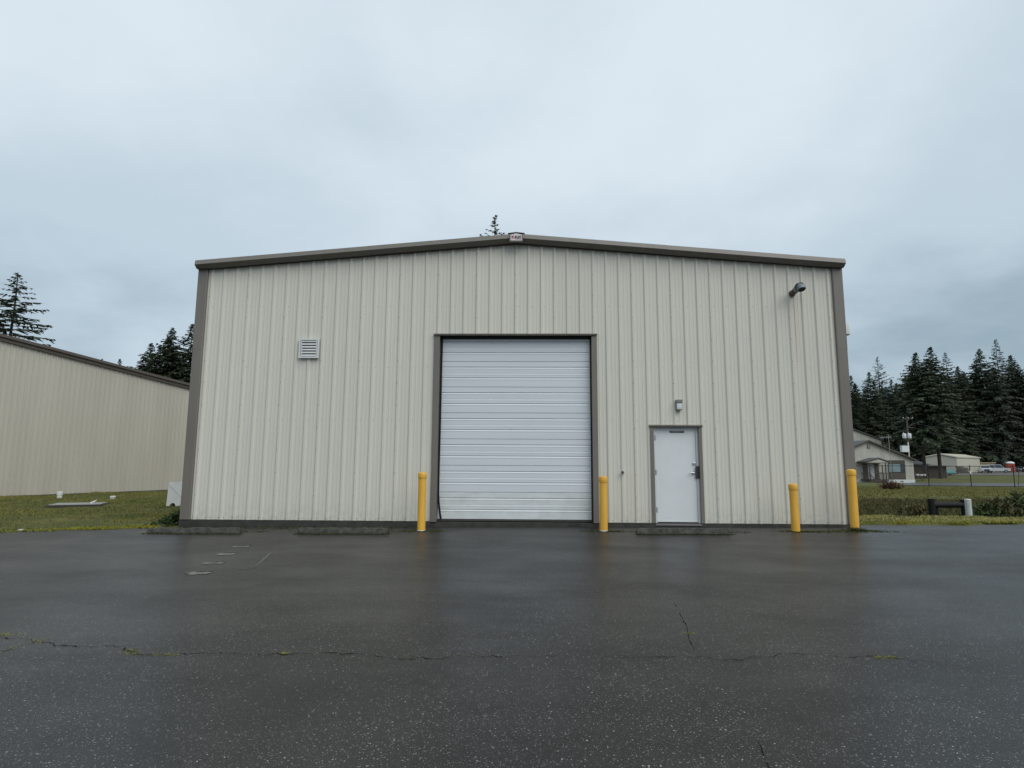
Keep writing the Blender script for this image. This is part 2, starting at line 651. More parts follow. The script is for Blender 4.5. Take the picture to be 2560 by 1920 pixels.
MT['carglass'] = mat("car_glass", (.03, .045, .055), .08, spec=.8)
MT['tyre'] = mat("tyre", (.018, .018, .02), .8, .2, 8)
MT['orange'] = mat("orange_plastic", (.52, .11, .035), .5, .12, 2)
MT['orangered'] = mat("red_plastic", (.33, .05, .03), .5, .12, 2)
MT['blue'] = mat("blue_paint", (.02, .03, .10), .3, .1, 3)
MT['brickrock'] = mat("pale_rock", (.45, .43, .38), .8, .3, 12)
MT['greyboard'] = mat("wet_grey_board", (.30, .33, .34), .18, .2, 2.5)
MT['paint'] = mat("worn_white_paint", (.11, .11, .107), .6, 0, 14, color2=(.05, .05, .05))
MT['water'] = mat("puddle_water", (.035, .035, .034), .10, .1, 6, spec=.45)
MT['crack'] = mat("crack_dark", (.013, .0125, .012), .95, 0, 18, color2=(.028, .026, .022), spec=.1)


def foliage_mat(name, c1, c2):
    m = bpy.data.materials.new(name)
    m.use_nodes = True
    n, l, p = nodes_of(m)
    geo = n.new("ShaderNodeNewGeometry")
    a = noise_n(n, l, geo.outputs["Position"], .35, 4)
    base = mixc(n, l, rampn(n, l, a, .35, .65), c1, c2)
    base = mixc(n, l, mth(n, l, 'MULTIPLY', geo.outputs["Random Per Island"], .45), base, tuple(c * .45 for c in c1))
    oi = n.new("ShaderNodeObjectInfo")
    hs = n.new("ShaderNodeHueSaturation")
    mr = n.new("ShaderNodeMapRange")
    mr.inputs["To Min"].default_value = .75
    mr.inputs["To Max"].default_value = 1.25
    l.new(oi.outputs["Random"], mr.inputs["Value"])
    l.new(mr.outputs[0], hs.inputs["Value"])
    l.new(base, hs.inputs["Color"])
    l.new(hs.outputs[0], p.inputs["Base Color"])
    p.inputs["Roughness"].default_value = .75
    p.inputs["Specular IOR Level"].default_value = .15
    return m


MT['fir'] = foliage_mat("fir_needles", (.064, .090, .060), (.082, .102, .058))  # both needle tones raised so the colour stands in for distance haze
MT['firgrey'] = foliage_mat("fir_needles_grey", (.082, .102, .082), (.092, .110, .080))


# ================================================================== ground
def smooth(a, b, x):
    t = np.clip((x - a) / (b - a), 0, 1)
    return t * t * (3 - 2 * t)


PY = np.array([-60, 0, 2.2, 3.6, 5.0, 7.0, 9.0, 11.0, 14.0, 17.0, 25, 40, 43, 50, 62, 80, 93, 105, 128, 140, 200, 900.])
PZ = np.array([-.05, -.05, -.05, -.12, -.50, -.95, -.95, -.72, -.42, -.23, -.38, -.60, -.64, -.68, -.84, -.95, -.92, -.72, -.57, -.42, -.2, 0.])


def lot_z(x, y):
    x = np.asarray(x, float); y = np.asarray(y, float)
    return -.10 + .0065 * np.clip(x, -12, 14) - .12 * (1 - np.exp(np.minimum(y, 0) / 2.2))


def edge_y(x):
    x = np.asarray(x, float)
    lf = np.maximum(-.2 + .2 * (x + 8.1), -1.5)
    lf = np.where(x < -10, lf + .09 * np.sin(x * 1.9) + .06 * np.sin(x * 5.3 + 1), lf + .04 * np.sin(x * 5))
    rt = .42 + .075 * (np.minimum(x, 30) - 8) + .10 * np.sin(x * 1.7) + .06 * np.sin(x * 4.7 + 1)
    return np.where(x < -7.75, lf, np.where(x > 7.75, rt, .25))


def bumps(x, y):
    x = np.asarray(x, float); y = np.asarray(y, float)
    return (.022 * np.sin(x * 1.9 + 1.3 * np.sin(y * .8)) * np.sin(y * 1.7 + x * .4) + .014 * np.sin(x * 4.3 + y * 2.1) * np.sin(y * 5.1 - x)
            + .008 * np.sin(x * 9.7 - y * 3) * np.sin(y * 8.3 + x * 2))


def ground_z(x, y):
    """height of grass terrain"""
    x = np.asarray(x, float); y = np.asarray(y, float)
    base = lot_z(x, y)
    wr = smooth(6.0, 9.0, x)
    # the ditch swings a little nearer to the right
    yy = np.where((y > 2) & (y < 18), y + .10 * np.clip(x - 10, -2, 10) * np.exp(-((y - 5) / 6.) ** 2), y)
    zr = np.interp(yy, PY, PZ)
    zr = zr - .55 * np.exp(-((x - 50) / 9.) ** 2 / 2 - ((y - 74) / 6.5) ** 2 / 2)
    left = base + .035 * smooth(0, 1.2, y - edge_y(x)) + .02 * smooth(2, 10, y)
    left = left + smooth(30, 80, y) * (-.2)
    right = np.where(y > 0, zr + (lot_z(x, 0 * y) + .035) * (1 - smooth(0, 3, y)) - (-.05) * (1 - smooth(0, 3, y)), base)
    z = left * (1 - wr) + right * wr
    k = smooth(.0, .8, y - edge_y(x))
    return z + bumps(x, y) * k * (1 - .92 * smooth(18, 38, y))


def axis_pts(segs):
    out = []
    for a, b, st in segs:
        out += list(np.arange(a, b, st))
    out.append(segs[-1][1])
    return np.array(out)


gx = axis_pts([(-1500, -200, 130), (-200, -60, 14), (-60, -24, 3), (-24, -7, .28), (-7, 7, 1.4), (7, 20, .28), (20, 60, 1.0), (60, 150, 4), (150, 1500, 90)])
gy = axis_pts([(-600, -60, 60), (-60, -4, 4), (-4, 14, .28), (14, 50, 1.0), (50, 160, 3), (160, 300, 20), (300, 2200, 190)])
GX, GY = np.meshgrid(gx, gy)
GZ = ground_z(GX, GY)
inside = (GY < edge_y(GX) - .12) & (np.abs(GX) < 55) & (GY > -55)
GZ = np.where(inside, lot_z(GX, GY) - .07, GZ)
GZ = np.where((np.abs(GX) < 7.6) & (GY >= 0) & (GY < 20), -.16, GZ)
nx, ny = len(gx), len(gy)
idx = np.arange(nx * ny).reshape(ny, nx)
quads = np.stack([idx[:-1, :-1], idx[:-1, 1:], idx[1:, 1:], idx[1:, :-1]], -1).reshape(-1, 4)
me = np_mesh("ground", np.stack([GX, GY, GZ], -1).reshape(-1, 3), quads)
ground = link_mesh("ground", me, MT['grass'], smooth=True)
tag(ground, "mown green lawn and rough grass reaching back to the trees", kind="structure")

# asphalt sheet with a slightly ragged rim
ax = axis_pts([(-55, -20, 2.5), (-20, -7.8, .15), (-7.8, 7.8, .6), (7.8, 20, .15), (20, 55, 2.5)])
tt = np.concatenate([np.linspace(0, .9, 26), np.linspace(.91, 1, 12)])
AX, TT = np.meshgrid(ax, tt)
AE = edge_y(AX)
AY = -55 + (AE + 55) * TT
AZ = lot_z(AX, AY) + .004 - .02 * smooth(.9985, 1.0, TT)
nx, ny = len(ax), len(tt)
idx = np.arange(nx * ny).reshape(ny, nx)
quads = np.stack([idx[:-1, :-1], idx[:-1, 1:], idx[1:, 1:], idx[1:, :-1]], -1).reshape(-1, 4)
me = np_mesh("asphalt_lot", np.stack([AX, AY, AZ], -1).reshape(-1, 3), quads)
lot = link_mesh("asphalt_lot", me, MT['asphalt'], smooth=True)
tag(lot, "wet dark asphalt lot with light speckles in front of the hall", kind="structure")


def lz(x, y, d=0.0):
    return float(lot_z(x, y)) + .004 + d


def ribbon(pts, w, dz, wob=.4):
    """flat irregular ribbon laid on the asphalt"""
    mb = MB()
    vs = []
    for i, (x, y) in enumerate(pts):
        a = pts[max(i - 1, 0)]; b = pts[min(i + 1, len(pts) - 1)]
        t = Vector((b[0] - a[0], b[1] - a[1], 0)).normalized()
        nrm = Vector((-t.y, t.x, 0))
        f = (1 - abs(2 * i / (len(pts) - 1) - 1) ** 6)
        ww = w * (.25 + .75 * f) * (1 + wob * random.uniform(-1, 1)) * (.45 + 1.1 * abs(math.sin(x * 5.3 + y * 3.1))) / 2
        for s in (-1, 1):
            q = Vector((x, y, 0)) + nrm * ww * s
            vs.append((q.x, q.y, lz(q.x, q.y, dz)))
    fs = [(2 * i, 2 * i + 1, 2 * i + 3, 2 * i + 2) for i in range(len(pts) - 1)]
    mb.add(vs, fs)
    return mb


def wander(keys, step=.06, amp=.02):
    out = []
    off = 0
    for (x0, y0), (x1, y1) in zip(keys[:-1], keys[1:]):
        n = max(2, int(math.hypot(x1 - x0, y1 - y0) / step))
        for i in range(n):
            t = i / n
            off = off * .7 + random.uniform(-amp, amp)
            out.append((x0 + (x1 - x0) * t + off * .3, y0 + (y1 - y0) * t + off))
    out.append(keys[-1])
    return out


crack_keys = [
    ([(-4.77, -8.1), (-4.48, -8.17), (-4.34, -8.23), (-3.99, -8.33), (-3.72, -8.42), (-3.42, -8.49), (-3.13, -8.48), (-2.99, -8.63), (-2.88, -8.69), (-2.68, -8.69), (-2.51, -8.69), (-2.39, -8.61), (-2.23, -8.59), (-1.89, -8.69), (-1.73, -8.64), (-1.53, -8.59), (-1.09, -8.67), (-1.01, -8.65), (-0.74, -8.68), (-0.45, -8.71), (-0.2, -8.64), (0.1, -8.67), (0.57, -8.65)], .006),
    ([(-4.05, -8.73), (-4.05, -8.65), (-4.05, -8.54), (-3.99, -8.33)], .006),
    ([(0.96, -8.62), (1.59, -8.69), (1.99, -8.68), (2.1, -8.63), (2.46, -8.55), (2.73, -8.57), (3.06, -8.63), (3.28, -8.72), (3.52, -8.86)], .005),
    ([(1.88, -6.78), (1.84, -7.05), (1.79, -7.46), (1.75, -7.75), (1.67, -8.15), (1.64, -8.33), (1.63, -8.48)], .0045),
    ([(1.52, -10.09), (1.51, -10.16), (1.49, -10.24), (1.47, -10.36), (1.46, -10.47)], .0042),
]
for keys, w in crack_keys:
    part(ribbon(wander(keys, .03, .013 if w > .007 else .028), w, .004, .95).build("crack", MT['crack'], fixn=False), lot)
for (xa, ya, xb, yb) in [(-4.50, -5.24, -4.16, -5.17), (-4.70, -4.43, -4.38, -4.39), (-4.94, -3.59, -4.62, -3.53), (-5.05, -2.79, -4.76, -2.72)]:
    pts = [(xa + (xb - xa) * t, ya + (yb - ya) * t) for t in np.linspace(0, 1, 12)]
    part(ribbon(pts, .13, .005, .3).build("puddle", MT['water'], fixn=False), lot)
    pts = [(x, y + .09) for x, y in pts[3:]]
    part(ribbon(pts, .03, .0055, .3).build("rut_edge", MT['crack'], fixn=False), lot)
part(ribbon(wander([(-4.10, -3.32), (-3.9, -4.1), (-3.72, -4.83)], .08, .006), .035, .005, .5).build("paint_line", MT['paint'], fixn=False), lot)
part(ribbon(wander([(-3.72, -4.83), (-3.95, -4.89)], .05, .006), .03, .0055, .5).build("paint_line", MT['paint'], fixn=False), lot)


# ------------------------------------------------------------------ tufts (grass, moss, weeds)
def tufts(name, pts, h, w, blades, m, lean=.5, seed=1, hv=.5):
    r = np.random.default_rng(seed)
    pts = np.asarray(pts, float)
    n = len(pts)
    P = np.repeat(pts, blades, axis=0)
    k = len(P)
    a = r.uniform(0, 2 * np.pi, k)
    P = P + np.stack([np.cos(a), np.sin(a), np.zeros(k)], -1) * (r.uniform(0, 1, k) * w * 2.5)[:, None]
    b = r.uniform(0, 2 * np.pi, k)
    side = np.stack([np.cos(b), np.sin(b), np.zeros(k)], -1) * (w * r.uniform(.5, 1.2, k))[:, None]
    hh = h * (1 - hv + 2 * hv * r.uniform(0, 1, k))
    c = r.uniform(0, 2 * np.pi, k)
    tip = np.stack([np.cos(c) * lean * hh, np.sin(c) * lean * hh, hh], -1)
    P[:, 2] -= .01
    V = np.stack([P - side, P + side, P + tip], 1).reshape(-1, 3)
    F = np.arange(3 * k).reshape(-1, 3)
    return link_mesh(name, np_mesh(name, V, F), m)


def scatter(n, x0, x1, y0, y1, keep, seed):
    r = np.random.default_rng(seed)
    x = r.uniform(x0, x1, n); y = r.uniform(y0, y1, n)
    k = keep(x, y)
    x, y = x[k], y[k]
    return np.stack([x, y, ground_z(x, y)], -1)


def nz(x, y, s, o=0.0):
    return np.array([mnoise.noise(Vector((a * s + o, b * s, o))) for a, b in zip(x, y)])


def thin_spots(x, y):
    f = np.sin(x * 1.1 + 1.7 * np.sin(y * .9)) + np.sin(y * 1.6 + x * .5) + .7 * np.sin(x * 3.3 - y * 2.1)
    return np.random.default_rng(2).uniform(0, 1, len(x)) < np.clip(.62 - .42 * f, .06, 1)


pl = scatter(36000, -26, -7.6, -1.6, 13, lambda x, y: (y > edge_y(x) - .02) & thin_spots(x, y), 3)
tag(tufts("lawn_grass", pl, .05, .011, 4, MT['blade'], .7, 4), "short green grass of the left lawn", kind="stuff")
pr = scatter(19000, 7.9, 19, .3, 6, lambda x, y: (y > edge_y(x) - .02) & (y < 4.4) & thin_spots(x * 1.3, y * 2), 5)
tag(tufts("verge_grass", pr, .05, .011, 4, MT['verge'], .7, 6), "short mossy verge grass right of the hall", kind="stuff")
pr2 = scatter(30000, 9, 42, 14.0, 40, lambda x, y: (x > 8 + .45 * y), 7)
tag(tufts("bank_grass", pr2, .07, .022, 4, MT['plateau'], .8, 8), "rough grass on the bank between ditch and chain link fence", kind="stuff")
pd = scatter(14000, 8.5, 26, 4.0, 15.0, lambda x, y: (x > 8 + .45 * y), 9)
tag(tufts("ditch_growth", pd, .16, .020, 4, MT['weed'], .6, 10), "dark rank growth on the sides of the ditch", kind="stuff")


def edge_moss(seed):
    r = np.random.default_rng(seed)
    xs = np.concatenate([r.uniform(-22, -7.9, 4200), r.uniform(7.9, 20, 4200)])
    ys = edge_y(xs) + np.abs(r.normal(0, .16, len(xs))) - .03
    ys = ys + .0
    keep = r.uniform(0, 1, len(xs)) < .35 + .65 * (np.sin(xs * 1.3) + np.sin(xs * 3.7) > -.4)
    xs, ys = xs[keep], ys[keep]
    return np.stack([xs, ys, ground_z(xs, ys)], -1)


tag(tufts("verge_moss", edge_moss(11), .028, .016, 5, MT['moss'], .8, 12), "yellow green moss along the rim of the asphalt", kind="stuff")

# ================================================================== the hall
RIB = .3048
HW = 7.62
EAVE = 5.89


def roofline(x):
    return EAVE + (HW - abs(x)) / 12.0


hall = thing("metal_building", "large stone coloured ribbed metal hall with brown trim and overhead door", "building")

OPEN = [(-1.905, 1.87, 4.275), (3.07, 4.235, 2.18)]      # overhead door, personnel door


def opening_bottom(x):
    for a, b, t in OPEN:
        if a < x < b:
            return t
    return 0.0


def rib_profile(x0, x1, pitch=RIB, hr=.032):
    pts = set([round(x0, 5), round(x1, 5)])
    k0, k1 = int(math.floor(x0 / pitch)) - 1, int(math.ceil(x1 / pitch)) + 1
    for k in range(k0, k1 + 1):
        c = k * pitch
        for d in (-.051, -.021, .021, .051):
            pts.add(round(c + d, 5))
        for mm in (pitch * .36, pitch * .64):
            for d in (-.016, -.008, .008, .016):
                pts.add(round(c + mm + d, 5))
    return sorted(p for p in pts if x0 - 1e-6 <= p <= x1 + 1e-6)


def rib_h(x, pitch=RIB, hr=.029):
    f = x / pitch - math.floor(x / pitch)
    d = min(f, 1 - f) * pitch
    if d <= .0211: return hr
    if d <= .051: return hr * (.051 - d) / .030
    for mm in (.36, .64):
        e = abs(f - mm) * pitch
        if e <= .0081: return .0045
        if e <= .016: return .0045 * (.016 - e) / .008
    return 0.0


bounds = [-7.45] + [k * RIB for k in range(-21, 22, 3)] + [7.45]
for j in range(len(bounds) - 1):
    x0, x1 = bounds[j], bounds[j + 1]
    xs = set(rib_profile(x0, x1))
    for a, b, t in OPEN:
        for q in (a, b):
            if x0 < q < x1: xs.add(round(q, 5))
    xs = sorted(xs)
    mb = MB()
    for xa, xb in zip(xs[:-1], xs[1:]):
        bz = opening_bottom((xa + xb) / 2)
        za, zb = roofline(xa) + .03, roofline(xb) + .03
        ya, yb = -rib_h(xa) - .0012 * (j % 2), -rib_h(xb) - .0012 * (j % 2)
        levels = [bz, 1.0, 2.6, 4.4]
        lv = [bz] + [q for q in (1.3, 2.6, 3.9, 5.0) if q > bz + .3]
        for i, q in enumerate(lv):
            top_a = lv[i + 1] if i + 1 < len(lv) else za
            top_b = lv[i + 1] if i + 1 < len(lv) else zb
            mb.add([(xa, ya, q), (xb, yb, q), (xb, yb, top_b), (xa, ya, top_a)], [(0, 1, 2, 3)])
    mb.build("wall_panel", MT['facade'], hall, fixn=False)

# screws, bottom row and girt rows and lap seams
mb = MB()


def screw(x, z, r=.0085):
    y = -rib_h(x) - .001
    vs = [(x + r * math.cos(a), y, z + r * math.sin(a)) for a in np.arange(6) * math.pi / 3]
    vs += [(x + r * .6 * math.cos(a), y - .007, z + r * .6 * math.sin(a)) for a in np.arange(6) * math.pi / 3]
    fs = [tuple(range(6, 12))] + [(i, (i + 1) % 6, 6 + (i + 1) % 6, 6 + i) for i in range(6)]
    mb.add(vs, fs)


for k in range(-24, 25):
    x = k * RIB
    for dx_ in (-.055, .055):
        if opening_bottom(x + dx_) == 0: screw(x + dx_, .045)
    for gz in (2.28, 3.52, 4.98):
        if abs(x + .06) < 7.4 and opening_bottom(x + .06) < gz - .05: screw(x + .06, gz, .007)
    if k % 3 == 0:
        z = .55
        while z < roofline(x) - .15:
            if opening_bottom(x) < z - .05: screw(x - .02, z, .009)
            z += .52
s_ = mb.build("screws", MT['darkmetal'], hall, fixn=False)
s_["kind"] = "stuff"

# side and rear walls
for sgn in (-1, 1):
    mb = MB()
    ys = np.arange(.02, 20.0, RIB / 2)
    for ya, yb in zip(ys[:-1], ys[1:]):
        pa = .03 * sgn if int(round((ya - .02) / (RIB / 2))) % 2 else 0
        pb = .03 * sgn if int(round((yb - .02) / (RIB / 2))) % 2 else 0
        mb.add([(sgn * HW + pa - .03 * sgn, ya, 0), (sgn * HW + pb - .03 * sgn, yb, 0), (sgn * HW + pb - .03 * sgn, yb, EAVE + .05), (sgn * HW + pa - .03 * sgn, ya, EAVE + .05)], [(0, 1, 2, 3)])
    mb.build("side_wall", MT['facade'], hall, fixn=False)
MB().prism([(-HW, 0), (HW, 0), (HW, EAVE), (0, roofline(0)), (-HW, EAVE)], 'y', 20.0, 20.03).build("rear_wall", MT['facade'], hall)
# foundation: footing proud of the sheets, broken at the overhead door ramp
mb = MB()
mb.box(-7.66, -1.93, -.035, .3, -.34, -.006)
mb.box(1.90, 7.66, -.035, .3, -.34, -.006)
mb.box(-1.93, 1.90, -.02, .6, -.34, -.02)
mb.box(-7.66, 7.66, .3, 20, -.34, -.03)
mb.build("foundation", MT['concrete'], hall)
# roof
mb = MB()
for sgn in (-1, 1):
    mb.prism([(0, roofline(0) + .12), (sgn * 7.66, EAVE + .115), (sgn * 7.66, EAVE + .05), (0, roofline(0) + .05)], 'y', -.06, 20.1)
mb.build("roof", MT['facade'], hall)
# corner trims
for sgn in (-1, 1):
    a, b = sorted((sgn * 7.405, sgn * 7.635))
    mb = MB()
    c = sgn * 7.405
    prof = [(sgn * 7.405, -.005), (sgn * 7.405, -.045), (sgn * 7.425, -.055), (sgn * 7.635, -.055), (sgn * 7.635, .16), (sgn * 7.615, .16), (sgn * 7.615, -.005)]
    mb.prism(prof, 'z', 0.0, 3.95)
    mb.prism([(x + (.003 * sgn if abs(x) > 7.5 else 0), y - (.003 if y < -.02 else 0)) for x, y in prof], 'z', 3.95, EAVE + .04)
    mb.build("corner_trim", MT['trim'], hall)
# rake trims, two lengths on each slope
prof = [(-.03, -.012), (-.15, -.016), (-.25, .056), (-.225, .165), (-.19, .180), (-.03, .180)]
for sgn in (-1, 1):
    for x0, x1, gr in ((.0, 3.52, 0.0), (3.52, 7.635, .003)):
        mb = MB()
        n = len(prof)
        vs = []
        for x in (x0, x1):
            for y, z in prof:
                vs.append((sgn * x, y - gr, roofline(x) + z - gr))
        fs = [tuple(range(n)), tuple(range(2 * n - 1, n - 1, -1))] + [(i, i + n, (i + 1) % n + n, (i + 1) % n) for i in range(n)]
        mb.add(vs, fs)
        mb.build("rake_trim", MT['trim'], hall)
    mb = MB()
    vs = []
    for x in (0, 7.42):
        for y, z in ((-.028, -.030), (-.062, -.030), (-.062, -.0135), (-.028, -.0135)):
            vs.append((sgn * x, y, roofline(x) + z))
    mb.add(vs, [(0, 1, 2, 3), (4, 5, 6, 7)] + [(i, i + 4, (i + 1) % 4 + 4, (i + 1) % 4) for i in range(4)])
    mb.build("closure_strip", MT['trimdark'], hall)
MB().prism([(-.20, roofline(.2) + .185), (0, roofline(0) + .187), (.20, roofline(.2) + .185), (.20, roofline(.2) + .195), (0, roofline(0) + .205), (-.20, roofline(.2) + .195)], 'y', -.235, 20).build("ridge_cap", MT['trim'], hall)

# --- overhead door
od = MB()
od.box(-1.80, -1.72, .24, .30, -.02, 4.30)
od.box(1.70, 1.78, .24, .30, -.02, 4.30)
od.box(-1.80, 1.78, .24, .30, 4.30, 4.40)
odoor = od.build("overhead_door", MT['darkmetal'], hall, label="tall white sectional overhead door of seven ribbed steel sections")
DX0, DX1, DZ0, DZ1 = -1.775, 1.75, .035, 4.29
SH = (DZ1 - DZ0) / 7
# profile of one section, from its top downwards: (fraction, depth proud)
secp = [(.0, .0), (.004, .012), (.205, .012), (.209, -.012), (.226, -.012), (.230, .002), (.262, .013), (.285, .016), (.30, .012), (.46, .010), (.47, .006), (.485, .010), (.53, .013), (.55, .010), (.63, .010), (.634, -.012), (.651, -.012), (.655, .002), (.69, .014), (.715, .016), (.735, .012), (.992, .012), (1.0, .0)]
for i in range(7):
    zt = DZ1 - i * SH
    mb = MB()
    n = len(secp)
    poly = [(.145 - d, zt - f * (SH - .004)) for f, d in secp] + [(.19, zt - SH + .004), (.19, zt)]
    mb.prism(poly, 'x', DX0, DX1)
    o = mb.build("door_section", MT['doorsteel'] if i < 6 else MT['doorfoot'], odoor, fixn=True)
MB().box(DX0, DX1, .12, .17, .0, .034).build("bottom_seal", MT['trimdark'], odoor)
# left seal: hangs loose and bends inwards at its foot
mb = MB()
keys = [(-1.735, 4.28), (-1.740, 3.6), (-1.745, 2.0), (-1.752, 1.0), (-1.750, .62), (-1.735, .40), (-1.705, .18), (-1.680, .04)]
pth = [(x - .012, .100, z) for x, z in keys]
vs = []
for x, y, z in pth:
    vs += [(x - .024, y, z), (x + .020, y - .012, z), (x + .020, y, z), (x - .024, y + .015, z)]
fs = []
for i in range(len(pth) - 1):
    for k in range(4):
        fs.append((4 * i + k, 4 * i + (k + 1) % 4, 4 * i + 4 + (k + 1) % 4, 4 * i + 4 + k))
fs += [(3, 2, 1, 0), tuple(4 * (len(pth) - 1) + k for k in range(4))]
mb.add(vs, fs).build("side_seal", MT['rubber'], odoor, label="black rubber seal hanging loose and bent at the foot")
MB().box(1.735, 1.764, .100, .125, .02, 4.28).build("side_seal", MT['rubber'], odoor)
MB().box(-1.78, 1.76, .10, .125, 4.215, 4.285).build("top_seal", MT['rubber'], odoor)
# jambs and head of the opening
for sgn, xo, xi in ((-1, -1.915, -1.785), (1, 1.885, 1.765)):
    mb = MB()
    pr = [(xo, -.004), (xo, -.050), (xi, -.050), (xi, .24), (xi - sgn * -.0 + sgn * .012, .24), (xi + sgn * .012, -.036), (xo - sgn * .006, -.036), (xo - sgn * .006, -.004)]
    mb.prism(pr, 'z', -.012, 4.285)
    mb.build("door_jamb", MT['trim'], hall)
mb = MB()
mb.prism([(-.085, 4.270), (-.095, 4.300), (-.03, 4.325), (.0, 4.325), (.0, 4.31), (.24, 4.31), (.24, 4.288), (-.08, 4.288)], 'x', -1.925, 1.895)
mb.build("door_header", MT['trim'], hall)

# --- personnel door
pd_ = MB()
pd_.cbox(3.205, 4.115, .06, .10, .012, 2.125, .004)
pdoor = pd_.build("personnel_door", MT['doorwhite'], hall, label="plain white steel door with lever handle and black nameplate")
fr = MB()
fr.box(3.150, 3.202, .030, .12, .0, 2.150)
fr.box(4.118, 4.168, .030, .12, .0, 2.150)
fr.box(3.202, 4.118, .030, .12, 2.128, 2.150)
fr.build("door_frame", MT['framewhite'], pdoor)
for hz in (.28, 1.12, 1.90):
    MB().tube([(3.203, .045, hz - .06), (3.203, .045, hz + .06)], .011, 8).box(3.175, 3.20, .0285, .0295, hz - .058, hz + .058).build("hinge", MT['metal'], pdoor)
MB().box(3.22, 4.10, .052, .058, .016, .045).build("sweep", MT['framewhite'], pdoor)
lv = MB()
lv.tube([(4.045, .06, 1.115), (4.045, .03, 1.115)], .034, 14)
lv.tube([(4.045, .03, 1.115), (4.045, -.01, 1.115)], .014, 10)
lv.tube([(4.05, -.008, 1.115), (3.98, -.012, 1.117), (3.925, -.004, 1.110)], [.012, .011, .009], 8)
lv.build("lever_handle", MT['chrome'], pdoor, smooth=True)
MB().cbox(4.085, 4.165, .012, .029, .985, 1.265, .004).build("latch_guard", MT['darkmetal'], pdoor)
db = MB()
db.cbox(4.025, 4.115, .045, .059, 1.285, 1.345, .006)
db.tube([(4.055, .045, 1.315), (4.055, .030, 1.315)], .016, 10)
db.build("deadbolt", MT['chrome'], pdoor)
plate = MB().cbox(3.535, 3.865, .052, .0595, 2.018, 2.066, .003).build("nameplate", MT['black'], pdoor)


def text_mesh(body, size, loc, m, name, parent, xs=1.0, extr=.001, bold=0.0):
    cu = bpy.data.curves.new("txt", 'FONT')
    cu.body = body
    cu.size = size
    cu.align_x = 'CENTER'
    cu.align_y = 'CENTER'
    cu.extrude = extr
    cu.offset = bold
    cu.resolution_u = 3
    tmp = bpy.data.objects.new("txt", cu)
    col.objects.link(tmp)
    bpy.context.view_layer.update()
    dg = bpy.context.evaluated_depsgraph_get()
    me = bpy.data.meshes.new_from_object(tmp.evaluated_get(dg))
    bpy.data.objects.remove(tmp)
    for v in me.vertices:
        x, y, z = v.co
        v.co = (loc[0] + x * xs, loc[1] - z, loc[2] + y)
    me.materials.clear()
    return link_mesh(name, me, m, parent)


text_mesh("30 WILLIAM BUCK WAY", .030, (3.70, .0502, 2.042), MT['white'], "lettering", pdoor, .86)
for xo, xi, s in ((3.065, 3.15, 1), (4.24, 4.168, -1)):
    mb = MB()
    a, b = sorted((xo, xi))
    mb.prism([(xo, -.004), (xo, -.048), (xi, -.048), (xi, .11), (xi - s * .012, .11), (xi - s * .012, -.036), (xo + s * .006, -.036), (xo + s * .006, -.004)], 'z', .0, 2.152)
    mb.build("door_jamb", MT['trim'], hall)
MB().prism([(-.075, 2.150), (-.085, 2.178), (-.03, 2.20), (.0, 2.20), (.0, 2.185), (.11, 2.185), (.11, 2.1525), (-.07, 2.1525)], 'x', 3.05, 4.255).build("door_header", MT['trim'], hall)
MB().prism([(.2, -.012), (-.035, -.012), (-.055, -.05), (.2, -.05)], 'x', 3.15, 4.165).build("threshold", MT['darkmetal'], hall)

# --- ridge sign
sgn_ = thing("gable_sign", "small white company sign with red dot on the ridge", "sign", (0, 0, 0))
zb = 6.475
face = [(-.150, zb), (.150, zb), (.158, zb + .012), (.158, zb + .170), (0, zb + .205), (-.158, zb + .170), (-.158, zb + .012)]
MB().prism(face, 'y', -.285, -.20).build("sign_box", MT['trim'], sgn_)
fi = [(-.118, zb + .022), (.118, zb + .022), (.132, zb + .036), (.132, zb + .150), (.118, zb + .165), (0, zb + .190), (-.118, zb + .165), (-.132, zb + .150), (-.132, zb + .036)]
MB().prism(fi, 'y', -.291, -.286).build("sign_face", MT['white'], sgn_)
MB().tube([(-.085, -.2912, zb + .112), (-.085, -.2932, zb + .112)], .030, 20).build("logo_dot", MT['red'], sgn_)
text_mesh("sun", .118, (.040, -.2925, zb + .116), MT['ink'], "lettering", sgn_, 1.0, bold=.004)
MB().box(-.118, .118, -.2932, -.2915, zb + .062, zb + .070).build("logo_rule", MT['red'], sgn_)
MB().box(-.02, .118, -.2932, -.2915, zb + .048, zb + .055).build("logo_rule", MT['ink'], sgn_)

# --- louvre vent
vt = thing("louvre_vent", "square white louvred vent on the left of the front wall", "vent", (0, 0, 0))
vx0, vx1, vz0, vz1 = -5.095, -4.625, 3.725, 4.185
fr = MB()
t = .035
fr.box(vx0, vx0 + t, -.085, -.033, vz0, vz1)
fr.box(vx1 - t, vx1, -.085, -.033, vz0, vz1)
fr.box(vx0 + t, vx1 - t, -.085, -.033, vz1 - t, vz1)
fr.box(vx0 + t, vx1 - t, -.085, -.033, vz0, vz0 + t)
fr.box(vx0 + t + .012, vx0 + t + .030, -.078, -.036, vz0 + t, vz1 - t)
fr.box(vx1 - t - .030, vx1 - t - .012, -.078, -.036, vz0 + t, vz1 - t)
fr.build("vent_frame", MT['framewhite'], vt)
MB().box(vx0 + t, vx1 - t, -.040, -.034, vz0 + t, vz1 - t).build("vent_backing", MT['hole'], vt)
for i in range(6):
    z = vz0 + t + .012 + i * .0665
    MB().prism([(-.078, z), (-.078, z + .016), (-.044, z + .050), (-.044, z + .046), (-.074, z)], 'x', vx0 + t + .030, vx1 - t - .030).build("slat", MT['framewhite'], vt)

